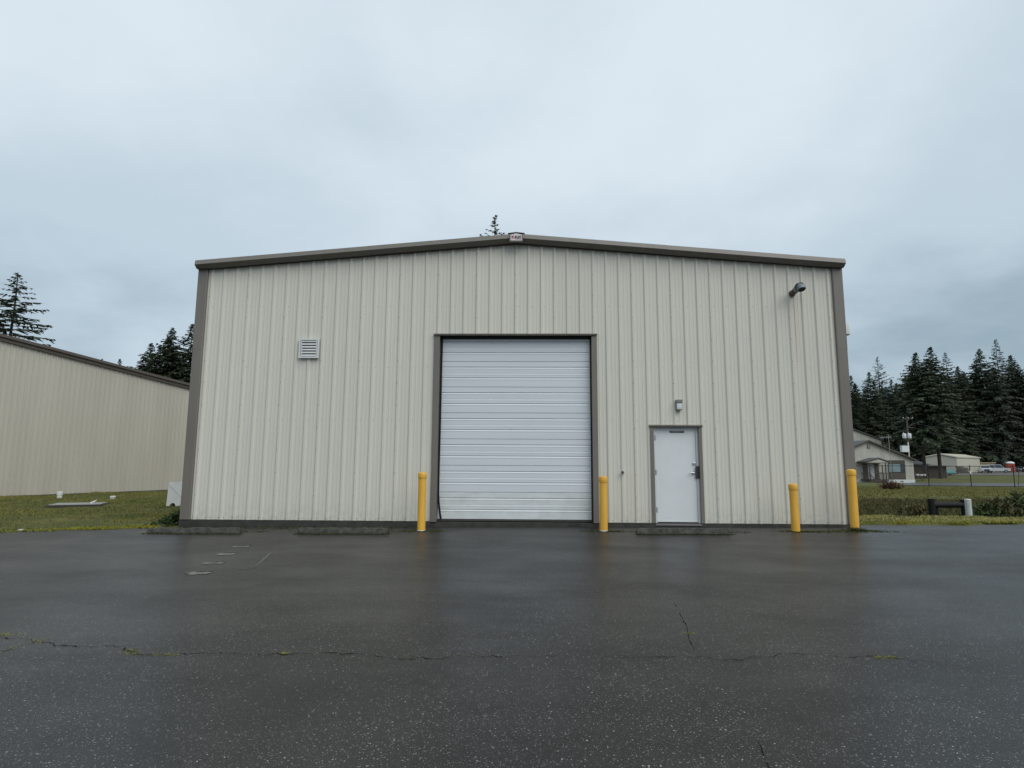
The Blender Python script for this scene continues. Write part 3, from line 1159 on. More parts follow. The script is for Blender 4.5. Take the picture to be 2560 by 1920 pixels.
# --- wall lamp over the personnel door
wp = thing("wall_light", "small grey wall lamp with white lens above the white door", "lamp", (3.735, -.03, 2.53))
part(MB().cbox(-.068, .068, -.03, .0, 0, .235, .006).cbox(-.072, .072, -.10, -.031, .165, .238, .008).cbox(-.062, .062, -.085, -.031, 0, .018, .005).build("housing", MT['greyhousing']), wp)
part(MB().cbox(-.058, .058, -.082, -.032, .019, .164, .012).build("lens", MT['lampglass'], smooth=True), wp)

# --- flood lamp on a pipe stub, upper right
fl = thing("pipe_floodlight", "weathered flood lamp on a stub pipe high on the right", "lamp", (6.46, 0, 5.30))
part(MB().tube([(0, .0, -.02), (0, -.05, -.02)], .080, 16).tube([(0, -.03, -.02), (.0, -.20, .0)], .060, 16).build("stub_pipe", MT['rustpipe'], smooth=True), fl)
part(MB().tube([(.0, -.18, -.002), (.0, -.26, .008)], .072, 16).build("clamp_band", MT['darkmetal'], smooth=True), fl)
part(MB().tube([(.0, -.25, .006), (.0, -.32, .02), (.012, -.40, .02), (.022, -.45, -.01), (.025, -.465, -.05)], [.070, .088, .095, .094, .088], 18).build("lamp_head", MT['cap'], smooth=True), fl)
part(MB().tube([(.025, -.466, -.051), (.026, -.470, -.060)], .078, 18).build("lamp_glass", MT['hole'], smooth=True), fl)
part(MB().tube([(.006, -.36, .030), (.02, -.43, .02)], .103, 18, cap=False).build("hood", MT['darkmetal'], smooth=True), fl)

# --- hose bib knob
hb = thing("hose_bib", "small dark tap knob on the wall between overhead door and white door", "tap", (2.42, -.03, 1.10))
part(MB().tube([(0, .03, 0), (0, -.05, 0)], .018, 10).tube([(0, -.035, 0), (0, -.06, -.05)], .012, 8).build("spout", MT['metal'], smooth=True), hb)
part(MB().tube([(0, -.05, .012), (0, -.066, .014)], .034, 12).build("handwheel", MT['darkmetal'], smooth=True), hb)

# --- radio box on the right flank, hook on the left flank
rb = thing("antenna_box", "small white box on a bracket on the right flank under the eave", "box", (7.64, .35, 4.38))
part(MB().cbox(.05, .27, -.06, .06, 0, .27, .01).build("case", MT['white'], smooth=True), rb)
part(MB().box(-.01, .05, -.03, .03, .06, .20).build("bracket", MT['darkmetal']), rb)
part(MB().tube([(.16, 0, 0), (.16, 0, -.05), (.12, 0, -.12), (.02, 0, -.22)], .006, 6).build("cable", MT['rubber']), rb)
part(MB().box(.05, .27, -.055, .055, -.012, -.001).build("base_plate", MT['darkmetal']), rb)
hk = tag(MB().tube([(-7.63, .3, 1.12), (-7.70, .3, 1.105), (-7.76, .3, 1.12), (-7.79, .3, 1.165), (-7.79, .3, 1.235)], .012, 8).build("wall_hook", MT['rubber'], smooth=True),
         "bent black hook sticking out low on the left flank of the hall", "hook")


# ================================================================== bollards
def bollard(x, y, h, label, tiltx=0, tilty=0, base_white=True):
    z = lz(x, y) - .01
    t = thing("bollard", label, "bollard", (x, y, z), 0, "yellow bollards along the hall front")
    t.rotation_euler = (tiltx, tilty, random.uniform(0, 3))
    r = .087
    part(MB().lathe([(r, -.05), (r, h - .125)], 0, 0, 28).build("sleeve", MT['yellow'], smooth=True), t)
    part(MB().lathe([(r + .006, h - .135), (r + .009, h - .128), (r + .009, h - .032), (r + .004, h - .018), (r * .72, h - .004), (r * .3, h + .004), (.004, h + .006)], 0, 0, 28).build("cap", MT['yellow'], smooth=True), t)
    if base_white:
        part(MB().lathe([(r + .002, -.04), (r + .003, .022), (r + .001, .026)], 0, 0, 28).build("base_ring", MT['white'], smooth=True), t)
    return t


bollard(-2.005, -.65, 1.255, "yellow bollard left of the overhead door", 0, -.004)
bollard(1.903, -.65, 1.165, "yellow bollard right of the overhead door", .0, .006)
bollard(5.963, -.65, 1.005, "shortest yellow bollard, right of the white door", 0, .01, False)
bollard(7.286, -.50, 1.30, "tallest yellow bollard at the right corner of the hall", 0, .006)


# ================================================================== wheel stops
def wheel_stop(xa, xb, y, label, seed):
    r = random.Random(seed)
    L = xb - xa
    xc = (xa + xb) / 2
    z = lz(xc, y) - .012
    o = MB()
    n = 40
    prof = [(-.095, 0), (-.088, .045), (-.055, .112), (-.038, .125), (.038, .125), (.055, .112), (.088, .045), (.095, 0)]
    vs = []
    for i in range(n + 1):
        x = -L / 2 + L * i / n
        e = min(i, n - i)
        sh = {0: .80, 1: .95}.get(e, 1.0)
        for (py, pz) in prof:
            jj = .010 * mnoise.noise(Vector((x * 6 + seed, py * 30, pz * 30))) + .006 * r.uniform(-1, 1)
            chip = -.03 * max(0, mnoise.noise(Vector((x * 3.1 + seed * 5, 1, 2))) - .25) if pz > .08 else 0
            vs.append((x, py * sh + jj, pz * (sh if e < 2 else 1) + (jj + chip if pz > .01 else 0)))
    m_ = len(prof)
    fs = [tuple(range(m_)), tuple(n * m_ + k for k in range(m_))[::-1]]
    for i in range(n):
        for k in range(m_ - 1):
            fs.append((i * m_ + k, (i + 1) * m_ + k, (i + 1) * m_ + k + 1, i * m_ + k + 1))
    o.add(vs, fs)
    ob = o.build("wheel_stop", MT['stop'], smooth=False)
    ob.location = (xc, y, z)
    ob.rotation_euler = (0, -.0065, r.uniform(-.008, .008))
    tag(ob, label, "wheel stop", "concrete wheel stops in front of the hall")
    return xa, xb, y


stops = [
    wheel_stop(-7.72, -5.74, -1.02, "leftmost mossy concrete wheel stop with chipped right end", 1),
    wheel_stop(-4.53, -2.63, -1.02, "mossy concrete wheel stop left of the overhead door", 2),
    wheel_stop(2.54, 4.45, -1.02, "mossy concrete wheel stop in front of the white door", 3)]

# moss that lines stops, bollards, cracks and the footing
mp_ = []
r = np.random.default_rng(21)
for xa, xb, y in stops:
    n = 900
    xs = r.uniform(xa - .04, xb + .06, n)
    ys = y - .10 - np.abs(r.normal(0, .022, n))
    mp_.append(np.stack([xs, ys], -1))
    xs = r.uniform(xa - .1, xb + .5, 350)
    ys = y + .12 + np.abs(r.normal(0, .10, 350))
    mp_.append(np.stack([xs, ys], -1))
for x, y in [(-2.0, -.65), (1.9, -.65), (5.96, -.65), (7.29, -.5)]:
    n = 420
    mp_.append(np.stack([x + r.normal(0.05, .24, n), y - .05 + r.normal(0, .06, n)], -1))
mp_.append(np.stack([6.1 + np.abs(r.normal(0, .6, 360)), -.72 + r.normal(0, .07, 360)], -1))
mp_.append(np.stack([7.5 + r.normal(0, .28, 260), -.70 + r.normal(0, .07, 260)], -1))
mp_.append(np.stack([r.uniform(-6.5, -2.2, 500), -.35 + r.normal(0, .12, 500)], -1))
mp_ = np.concatenate(mp_)
mp_ = np.c_[mp_, lot_z(mp_[:, 0], mp_[:, 1]) + .004]
tag(tufts("pavement_moss", mp_, .019, .016, 3, MT['darkmoss'], 1.2, 22), "dark green moss on the asphalt around wheel stops and bollards", kind="stuff")
cm = []
for x, y, n, sx, sy in [(-4.44, -8.16, 70, .06, .02), (-3.99, -8.34, 40, .03, .03), (-4.05, -8.54, 24, .02, .03), (-3.03, -8.58, 50, .03, .03), (-2.92, -8.67, 26, .04, .015), (-2.68, -8.68, 50, .05, .012), (-1.72, -8.63, 40, .04, .012), (-.67, -8.68, 16, .05, .01), (-.2, -8.65, 12, .06, .01), (1.715, -7.99, 26, .03, .012), (3.09, -8.64, 70, .06, .010)]:
    n = int(n * .62)
    cm.append(np.stack([x + r.normal(0, sx, n), y + r.normal(0, sy, n)], -1))
cm = np.concatenate(cm)
cm = np.c_[cm, lot_z(cm[:, 0], cm[:, 1]) + .004]
tag(tufts("crack_moss", cm, .016, .007, 4, MT['moss'], 1.0, 23), "small yellow moss tufts growing in the asphalt cracks", kind="stuff")
wd = np.stack([7.25 + r.normal(0, .07, 60), -.60 + r.normal(0, .03, 60)], -1)
wd = np.c_[wd, lot_z(wd[:, 0], wd[:, 1])]
tag(tufts("bollard_weed", wd, .075, .012, 4, MT['ivy'], .8, 24), "small weed at the foot of the tallest bollard", "weed")

# ================================================================== left side: neighbouring building
A = np.array([-20.43, 9.58]); B = np.array([-16.90, 16.74])
dirv = (B - A) / np.linalg.norm(B - A)
nrm2 = np.array([dirv[1], -dirv[0]])          # faces the hall (+x, -y)
L0 = float(np.linalg.norm(B - A))
SL = .1273


def lb_top(s):
    s_r = -6.0
    zr = 6.10 - SL * s_r
    return zr - SL * abs(s - s_r)


lb = thing("neighbour_building", "tan ribbed metal building with brown rake on the left lawn", "building", (0, 0, 0))


def LBp(s, d, z):
    q = A + dirv * s + nrm2 * d
    return (q[0], q[1], z)


S0, S1 = -21.0, 10.6
PITCH_L = .2032
ks = list(np.arange(S0, S1 + .01, PITCH_L * 6))
if ks[-1] < S1: ks.append(S1)
for a_, b_ in zip(ks[:-1], ks[1:]):
    mb = MB()
    ss = sorted(set([round(float(a_), 4), round(float(b_), 4)] + [round(k * PITCH_L + d, 4) for k in range(int(a_ / PITCH_L) - 2, int(b_ / PITCH_L) + 3) for d in (-.03, -.014, .014, .03) if a_ < k * PITCH_L + d < b_]))
    if a_ < -6 < b_: ss = sorted(ss + [-6.0])
    for sa, sb in zip(ss[:-1], ss[1:]):
        def hh(s):
            f = s / PITCH_L - math.floor(s / PITCH_L)
            d = min(f, 1 - f) * PITCH_L
            return .038 if d <= .0142 else max(0, .038 * (.03 - d) / .016)
        mb.add([LBp(sa, hh(sa), -.10), LBp(sb, hh(sb), -.10), LBp(sb, hh(sb), lb_top(sb)), LBp(sa, hh(sa), lb_top(sa))], [(0, 1, 2, 3)])
    mb.build("wall_panel", MT['tan'], lb, fixn=False)
mb = MB()
mb.add([LBp(S0, -.05, -.5), LBp(S1, -.05, -.5), LBp(S1, .03, -.5), LBp(S0, .03, -.5), LBp(S0, -.05, -.102), LBp(S1, -.05, -.102), LBp(S1, .03, -.102), LBp(S0, .03, -.102)],
       [(0, 3, 2, 1), (4, 5, 6, 7), (0, 1, 5, 4), (1, 2, 6, 5), (2, 3, 7, 6), (3, 0, 4, 7)])
mb.build("foundation", MT['concrete'], lb)
for (sa, sb) in ((S0, -6.0), (-6.0, S1 + .1)):
    for (d0, d1, z0, z1, nm) in ((.03, .12, -.16, -.02, "rake_trim"), (.03, .20, -.018, .10, "rake_gutter")):
        mb = MB()
        vs = []
        for s in (sa, sb):
            for d, z in ((d0, z0), (d1, z0), (d1, z1), (d0, z1)):
                vs.append(LBp(s, d, lb_top(s) + z))
        mb.add(vs, [(0, 1, 2, 3), (7, 6, 5, 4)] + [(i, i + 4, (i + 1) % 4 + 4, (i + 1) % 4) for i in range(4)])
        mb.build(nm, MT['brownfascia'], lb)
mb = MB()
for (sa, sb) in ((S0, -6.0), (-6.0, S1)):
    vs = [LBp(sa, .03, lb_top(sa) + .02), LBp(sb, .03, lb_top(sb) + .02), LBp(sb, -25, lb_top(sb) + .02), LBp(sa, -25, lb_top(sa) + .02)]
    mb.add(vs, [(0, 1, 2, 3)])
mb.build("roof", MT['brownfascia'], lb, fixn=False)
for s_e in (S0, S1):
    MB().add([LBp(s_e, 0, -.1), LBp(s_e, -25, -.1), LBp(s_e, -25, lb_top(s_e)), LBp(s_e, 0, lb_top(s_e))], [(0, 1, 2, 3)]).build("side_wall", MT['tan'], lb, fixn=False)


def gz_(x, y, d=0.0):
    return float(ground_z(x, y)) + d


# --- things on the left lawn
bx_ = thing("white_bin", "white leaning box with an arched gap at its foot beside the hall corner", "box", (-10.90, 5.65, gz_(-10.9, 5.65)), R_(-8))
w_, d_, h_ = .78, .55, .79
front = []
na = 9
arch = [(-.13 + .10 * math.cos(math.pi - math.pi * i / na), .105 * math.sin(math.pi * i / na)) for i in range(na + 1)]
poly = [(-.36, 0)] + arch + [(.42, 0), (.40, h_ - .02), (.1, h_), (-.30, h_ - .03), (-.33, h_ - .10)]
part(MB().prism(poly, 'y', -.25, -.22).build("front_panel", MT['white']), bx_)
part(MB().prism([(-.33, .13), (.42, .13), (.40, h_ - .04), (-.29, h_ - .05)], 'y', -.218, .28).build("body", MT['white']), bx_)
part(MB().tube([(-.31, -.254, h_ - .12), (.38, -.254, .12)], .008, 5).build("strap", MT['metal']), bx_)
part(MB().tube([(-.13, .2, .03), (-.13, -.19, .03)], .075, 12).build("wheel", MT['tyre']), bx_)
# hatch
hx, hy = -14.15, 5.45
ht = thing("lawn_hatch", "flat grey hatch board in a dark frame lying on the lawn", "hatch", (hx, hy, gz_(hx, hy, .03)), R_(24))
part(MB().box(-.75, .75, -.52, .52, -.10, .035).build("rim", MT['wood']), ht)
part(MB().cbox(-.68, .68, -.45, .45, .036, .055, .006).build("board", MT['greyboard']), ht)
part(MB().tube([(.30, .1, .055), (.38, .12, .09), (.46, .14, .15)], [.02, .025, .008], 8).build("bracket", MT['white']), ht)
for (x, y, h, lab) in ((-17.75, 9.2, .26, "taller white capped pipe stub on the lawn at the tan building"), (-15.45, 8.9, .11, "lower white capped pipe stub on the lawn nearer the hall")):
    t = thing("pipe_stub", lab, "pipe", (x, y, gz_(x, y)), 0, "white pipe stubs on the lawn")
    part(MB().lathe([(.085, -.05), (.085, h * .55)], 0, 0, 16).build("pipe", MT['white'], smooth=True), t)
    part(MB().lathe([(.102, h * .52), (.102, h * .95), (.09, h)], 0, 0, 16).build("cap", MT['white'], smooth=True), t)


def rock(x, y, s, label, m, name="rock", zfun=gz_):
    mb = MB()
    import bmesh
    bm = bmesh.new()
    bmesh.ops.create_icosphere(bm, subdivisions=2, radius=1)
    for v in bm.verts:
        k = 1 + .35 * mnoise.noise(v.co * 1.3 + Vector((x * 3, y, 0)))
        v.co = Vector((v.co.x * s * k, v.co.y * s * .8 * k, v.co.z * s * .55 * k))
    bm.verts.index_update()
    mb.add([v.co[:] for v in bm.verts], [[v.index for v in f.verts] for f in bm.faces])
    bm.free()
    o = mb.build(name, m, smooth=True)
    o.location = (x, y, zfun(x, y) + s * .2)
    return tag(o, label, "rock")


rock(-10.72, -.72, .055, "small pale rock at the left rim of the asphalt", MT['brickrock'])
rock(-7.98, -.08, .07, "grey stone at the left corner of the footing", MT['stop'])

# ivy at the hall corner
ipts = []
r = np.random.default_rng(31)
for i in range(900):
    x = -7.74 - abs(r.normal(0, .26)); y = .55 + r.normal(0, .25)
    hmax = .28 * math.exp(-((x + 7.75) / .42) ** 2)
    ipts.append((x, y, gz_(x, y) + r.uniform(0, hmax)))
iv = tufts("ivy_bush", np.array(ipts), .055, .035, 3, MT['ivy'], 1.4, 32)
tag(iv, "dark green ivy bush creeping up the left corner of the hall", "bush")


# ================================================================== conifers
def conifer_mesh(seed, H, RAD, base, nb, droop, dens, gapp, top_el=.35, tw=1.0):
    r = random.Random(seed)
    V, F = [], []
    wood = MB()
    lean = (r.uniform(-.012, .012), r.uniform(-.012, .012))
    def trunk(h):
        return Vector((lean[0] * h + .06 * math.sin(h * .5 + seed), lean[1] * h, h))
    n = 10
    wood.tube([trunk(H * i / n) - Vector((0, 0, .4 if i == 0 else 0)) for i in range(n + 1)], [max(.02, .0135 * H * (1 - i / n) ** .85 + .012) for i in range(n + 1)], 8)
    def quad(p, q, side, w0, w1):
        b = len(V)
        V.extend([p - side * w0, p + side * w0, q + side * w1, q - side * w1])
        F.append((b, b + 1, b + 2, b + 3))
    up = Vector((0, 0, 1))
    for i in range(nb):
        u = (i + r.random()) / nb
        t = base + (1 - base) * u ** .92
        if t > .995: continue
        if r.random() < gapp: continue
        h = t * H
        k = (1 - t) / (1 - base)
        dtop = (1 - t) * H
        reach = RAD * (1 - math.exp(-dtop / (.30 * H))) * min(1, dtop / (.26 * H)) ** .30 * r.uniform(.60, 1.14) + .12
        if u < .12: reach *= r.uniform(.5, 1)
        az = i * 2.39996 + r.uniform(-.5, .5)
        el = top_el * (1 - k) + (-.12) * k + r.uniform(-.12, .12)
        dr = droop * (.3 + .7 * k) * r.uniform(.6, 1.3)
        out = Vector((math.cos(az), math.sin(az), 0))
        p0 = trunk(h)
        def bp(s):
            return p0 + out * (reach * s) + up * (reach * (el * s - dr * s * s + .28 * dr * s ** 4))
        segs = 4
        wood.tube([bp(j / segs) for j in range(segs + 1)], [.030 * (reach / 3) + .012 - .009 * j / segs for j in range(segs + 1)], 4, cap=False)
        step = .30 / dens
        m_ = max(3, int(reach / step))
        for j in range(m_):
            s = (j + .6 + r.uniform(-.3, .3)) / m_
            if s < .10: continue
            P = bp(min(s, 1))
            T = (bp(min(s + .05, 1.05)) - bp(s - .05)).normalized()
            for sg in (-1, 1):
                an = sg * r.uniform(.65, 1.25)
                lat = out.cross(up) * -1
                d = (T * math.cos(an) + lat * math.sin(an)) 
                ln = min(1.25, (.20 + .42 * (1 - s) ** .7 * reach * .45)) * r.uniform(.6, 1.25) * tw
                d = (d + up * r.uniform(-.45, .05)).normalized()
                q = P + d * ln
                sd = d.cross(up)
                if sd.length < .1: sd = Vector((1, 0, 0))
                sd = (sd.normalized() + up * r.uniform(-.6, .6)).normalized()
                w = r.uniform(.055, .115) * tw * (.8 + .12 * reach)
                mid = (P + q) / 2 + up * .03
                quad(P, mid, sd, w * .7, w)
                quad(mid, q, sd, w, w * .15)
                if r.random() < .55:
                    hd = Vector((0, 0, 1))
                    quad(P - hd * .02, q - hd * (w * 1.2), hd, w * .6, w * .35)
        # tip
        tp = bp(.9)
        sd = out.cross(up)
        quad(tp, bp(1.0) + out * .22, sd, .07, .015)
    # leader
    for j in range(14):
        h = H * (1 - .035 * j / 14 * 1.6)
        a = j * 2.4
        o_ = Vector((math.cos(a), math.sin(a), .55))
        quad(trunk(h - .1), trunk(h - .1) + o_ * (.10 + .04 * j), Vector((-math.sin(a), math.cos(a), 0)), .035, .012)
    tm = bpy.data.meshes.new("trunk")
    tm.from_pydata(wood.v, [], wood.f)
    cm_ = np_mesh("crown", np.array([v[:] for v in V]), np.array(F))
    return tm, cm_


PROTO = {
    'open': conifer_mesh(11, 22, 6.0, .08, 150, .30, 1.15, .10, .25, 1.15),          # sparse layered tree
    'fir1': conifer_mesh(12, 25, 6.6, .04, 300, .34, 1.0, .03, .30, 1.45),
    'fir2': conifer_mesh(13, 25, 7.2, .03, 300, .42, 1.0, .05, .25, 1.45),
    'fir3': conifer_mesh(14, 25, 5.8, .05, 270, .30, 1.0, .05, .40, 1.4),
    'thin': conifer_mesh(15, 26, 5.0, .22, 150, .20, 1.0, .10, .50, .95),
    'bare': conifer_mesh(16, 26, 6.6, .30, 240, .40, 1.0, .05, .30, 1.45),
}
for k_, (tm, cm_) in PROTO.items():
    tm.materials.append(MT['bark'])
    cm_.materials.append(MT['firgrey'] if k_ in ('thin', 'open') else MT['fir'])
PH = {'open': 22, 'fir1': 25, 'fir2': 25, 'fir3': 25, 'thin': 26, 'bare': 26}
NAMES = {'open': "spruce_tree", 'fir1': "fir_tree", 'fir2': "fir_tree", 'fir3': "fir_tree", 'thin': "pine_tree", 'bare': "fir_tree"}


def tree(kind, x, y, top, wide, label, group=None, rz=None):
    z = gz_(x, y, -.15)
    t = thing(NAMES[kind], label, "tree", (x, y, z), rz if rz is not None else random.uniform(0, 6.28), group)
    s = (top - z) / PH[kind]
    t.scale = (wide, wide, s)
    for nm, me in (("trunk", PROTO[kind][0]), ("crown", PROTO[kind][1])):
        o = bpy.data.objects.new(nm, me)
        col.objects.link(o)
        o.parent = t
    return t


# left of the hall
tree('open', -48.28, 40, 19.1, 1.0, "tall sparse spruce rising behind the roof of the tan building", None, 1.0)
tree('open', -56.0, 43, 19.6, 1.0, "spruce cut by the left picture edge, behind the tan building", None, 4.0)
tree('fir3', -54.3, 70, 18.4, .80, "lowest, leftmost fir of the group between tan building and hall", "firs between the buildings")
tree('fir1', -52.5, 71, 19.6, .85, "second fir from the left in the group between tan building and hall", "firs between the buildings")
tree('fir2', -50.7, 69, 20.5, .80, "third fir from the left in the group between tan building and hall", "firs between the buildings")
tree('fir3', -48.9, 71, 21.5, .85, "tallest fir of the group, next to the left trim of the hall", "firs between the buildings")
tree('fir3', -90.8, 110, 23.1, .6, "far fir tip peeping over the tan building's brown rake, left one", "far tips over the tan building")
tree('fir3', -86.9, 110, 23.1, .7, "far fir tip peeping over the tan building's brown rake, right one", "far tips over the tan building")
tree('thin', -3.06, 45, 27.0, .95, "fir top showing over the hall ridge beside the white sign", None, 2.2)
tree('thin', -4.75, 46, 25.15, .7, "second, lower fir tip just clearing the roof left of the sign", None, .4)
# right of the hall, behind the houses
RT = [('fir3', 89.7, 150, 25.8, .80, "fir at the left end of the right tree line, against the hall trim"),
      ('fir1', 85.2, 140, 22.2, .75, "low round fir next to the right trim of the hall"),
      ('fir3', 88.9, 140, 25.2, .95, "pointed fir left of the thin pale pine"),
      ('thin', 97.3, 150, 31.0, 1.15, "thin see-through pale pine above the beige house"),
      ('fir3', 100.6, 150, 24.7, .8, "small pointed fir right of the thin pale pine"),
      ('fir1', 92.6, 135, 21.6, .8, "low fir filling the dip in the tree line above the house"),
      ('fir2', 82.6, 112, 23.4, .95, "dark ragged fir directly above the utility pole"),
      ('fir1', 86.1, 113, 23.8, .9, "broad dark fir right of the one above the utility pole"),
      ('open', 101.9, 130, 28.5, .95, "layered drooping spruce in the middle of the right tree line"),
      ('fir1', 100.8, 125, 24.2, .8, "fir tip right of the layered drooping spruce"),
      ('fir2', 98.5, 120, 22.3, .85, "lower dark fir in front of the layered spruce"),
      ('fir2', 106.4, 125, 28.5, .95, "tall dark conical fir left of the tallest spruce"),
      ('open', 122.1, 140, 33.9, 1.05, "tallest spruce of the right tree line with open crown"),
      ('fir1', 117.2, 130, 27.8, .95, "big dark fir right of the tallest spruce"),
      ('fir2', 112.2, 122, 23.6, .95, "broad fir at the right picture edge, in front of the taller ones"),
      ('fir1', 109.8, 117, 20.8, .9, "lowest broad fir at the right picture edge")]
for i, (k_, x, y, top, wd_, lab) in enumerate(RT):
    if y < 152:
        f_ = (153 + (i * 7) % 12 + 13.63) / (y + 13.63)
        x, y, top, wd_ = .23 + (x - .23) * f_, -13.63 + (y + 13.63) * f_, 1.32 + (top - 1.32) * f_, wd_ * f_
    tree(k_, x, y, top, wd_, lab, "tree line behind the houses")
tree('bare', 67.05, 88, 20.5, .80, "dark fir with bare trunk in front of the grey roofed shed", "bare trunked firs by the sheds")
tree('bare', 69.55, 88, 21.5, .85, "dark fir with bare trunk in front of the long beige shed", "bare trunked firs by the sheds", 2.0)
fill = [(84, 158, 17), (90, 162, 18), (97, 165, 20), (104, 168, 22), (111, 170, 23), (118, 168, 24), (125, 170, 25), (132, 168, 27), (139, 170, 28), (146, 165, 28), (115, 178, 24), (123, 180, 25), (131, 180, 27), (139, 182, 28),
        (107, 178, 22), (99, 176, 21), (150, 176, 29), (152, 162, 24), (91, 174, 20), (147, 186, 29), (128, 160, 20), (136, 160, 21), (144, 158, 20), (119, 158, 19)]
fill = [(x, y, h * 1.10) for x, y, h in fill]
for i, (x, y, h) in enumerate(fill):
    tree(('fir1', 'fir2', 'fir3')[i % 3], x, y, h, 1.05, "dark fir deep in the shade of the right tree line", "dark firs filling the tree line")

# ================================================================== far right: buildings and yard
# road and gravel lot
mb = MB()
near = [(36, 44.5), (39, 43.4), (46, 43), (60, 42.5), (90, 41)]
far = [(49.5, 63.5), (52.5, 62.5), (57, 56), (66, 50), (92, 47)]
vs = []
ns = 40
def along(pts, t):
    f = t * (len(pts) - 1); i = min(int(f), len(pts) - 2); f -= i
    return (pts[i][0] + (pts[i + 1][0] - pts[i][0]) * f, pts[i][1] + (pts[i + 1][1] - pts[i][1]) * f)
for i in range(ns + 1):
    for j in range(9):
        a = along(near, i / ns); b = along(far, i / ns)
        x = a[0] + (b[0] - a[0]) * j / 8; y = a[1] + (b[1] - a[1]) * j / 8
        vs.append((x, y, gz_(x, y, .05)))
mb.add(vs, [(i * 9 + j, (i + 1) * 9 + j, (i + 1) * 9 + j + 1, i * 9 + j + 1) for i in range(ns) for j in range(8)])
tag(mb.build("road", MT['road'], smooth=True), "wet grey service road behind the chain link fence", kind="structure")
mb = MB()
vs = []
for i in range(31):
    for j in range(7):
        x = 66 + 3.2 * i + j * 1.5; y = 106 + 8.0 * j + .10 * i
        vs.append((x, y, gz_(x, y, .06)))
mb.add(vs, [(i * 7 + j, (i + 1) * 7 + j, (i + 1) * 7 + j + 1, i * 7 + j + 1) for i in range(30) for j in range(6)])
tag(mb.build("gravel_lot", MT['gravel'], smooth=True), "grey gravel yard with parked vehicles", kind="structure")

# --- beige house
HY = 73.0
house = thing("beige_house", "beige gabled house with porch and white skirting behind the fence", "house", (0, 0, 0))
hl, hr, hz0, hze, apx, apz = 42.9, 55.65, -1.42, 1.98, 49.4, 4.62
MB().prism([(hl, -.78), (hr, -.78), (hr, hze), (apx, apz), (hl, hze)], 'y', HY, HY + 16).build("wall", MT['housewall'], house)
MB().box(hl - .02, hr + .02, HY - .06, HY + 16.02, hz0 - .5, -.782).build("skirting", MT['skirt'], house)
mb = MB()
for (xa, za, xb, zb_) in ((apx, apz, hr + .35, hze - .15), (apx, apz, hl - .35, hze - .15)):
    mb.prism([(xa, za + .03), (xb, zb_ + .03), (xb, zb_ + .20), (xa, za + .20)], 'y', HY - .4, HY + 16.4)
rf = mb.build("roof", MT['houseroof'], house)
mb = MB()
for (xb, zb_) in ((hr + .38, hze - .15), (hl - .38, hze - .15)):
    mb.prism([(apx, apz - .02), (xb, zb_ - .02), (xb, zb_ + .16), (apx, apz + .16)], 'y', HY - .44, HY - .405)
mb.build("rake_board", MT['browntrim'], rf)
vn = MB().box(49.28, 49.70, HY - .05, HY + .02, 3.58, 4.14).build("gable_vent", MT['browntrim'], house)
for i in range(4):
    MB().box(49.32, 49.66, HY - .075, HY - .055, 3.62 + .13 * i, 3.68 + .13 * i).build("slat", MT['housewall'], vn)
pn = MB().box(52.10, 54.43, HY - .05, HY + .01, -.776, 1.95).build("brown_panel", MT['browntrim'], house)
wf = MB()
for a_, b_ in ((52.05, 52.12), (52.58, 52.65), (53.72, 53.79), (54.33, 54.40)):
    wf.box(a_, b_, HY - .11, HY - .055, .30, 1.42)
wf.box(52.05, 54.40, HY - .11, HY - .055, 1.42, 1.49)
wf.box(52.05, 54.40, HY - .11, HY - .055, .23, .30)
win = wf.build("window", MT['darkmetal'], house)
for a_, b_, m_ in ((52.12, 52.58, 'window'), (52.65, 53.72, 'window'), (53.79, 54.33, 'windowdark')):
    MB().box(a_, b_, HY - .09, HY - .06, .30, 1.42).build("pane", MT[m_], win)
for a_, b_ in ((48.48, 49.12), (50.05, 50.70)):
    MB().box(a_, b_, HY - .06, HY + .01, -.776, 1.38).build("brown_panel", MT['browntrim'], house)
dr = MB().box(49.14, 50.03, HY - .07, HY - .01, -.74, 1.38).build("door", MT['framewhite'], house)
MB().tube([(49.92, HY - .07, .25), (49.92, HY - .14, .25)], .05, 8).build("handle", MT['darkmetal'], dr)
MB().box(53.6, 54.0, HY - .085, HY - .061, -1.08, -.98).build("crawl_vent", MT['hole'], house)
MB().box(54.70, 55.12, HY - .085, HY - .061, -1.42, -1.27).build("crawl_vent", MT['hole'], house)
# porch
py0 = HY - 2.2
pr_ = MB()
pr_.prism([(47.6, 1.62), (49.45, 2.16), (51.0, 1.62), (51.0, 1.74), (49.45, 2.28), (47.6, 1.74)], 'y', py0 - .2, HY - .07)
porch = pr_.build("porch_roof", MT['houseroof'], house)
MB().prism([(47.8, 1.60), (49.45, 2.10), (50.85, 1.60)], 'y', py0 - .1, py0 - .04).build("porch_gable", MT['housewall'], porch)
MB().box(47.7, 50.9, py0 - .12, HY - .08, 1.50, 1.60).build("porch_beam", MT['browntrim'], porch)
for x in (48.2, 50.4):
    MB().box(x - .06, x + .06, py0 - .06, py0 + .06, -.72, 1.498).build("porch_post", MT['browntrim'], porch)
dk = MB().box(48.0, 50.7, py0 - .1, HY - .09, -.86, -.722).build("porch_deck", MT['wood'], house)
for i in range(4):
    MB().box(48.5, 50.5, py0 - .4 - .28 * i, py0 - .11 - .28 * i, -1.04 - .17 * i, -.98 - .17 * i).build("step", MT['wood'], dk)
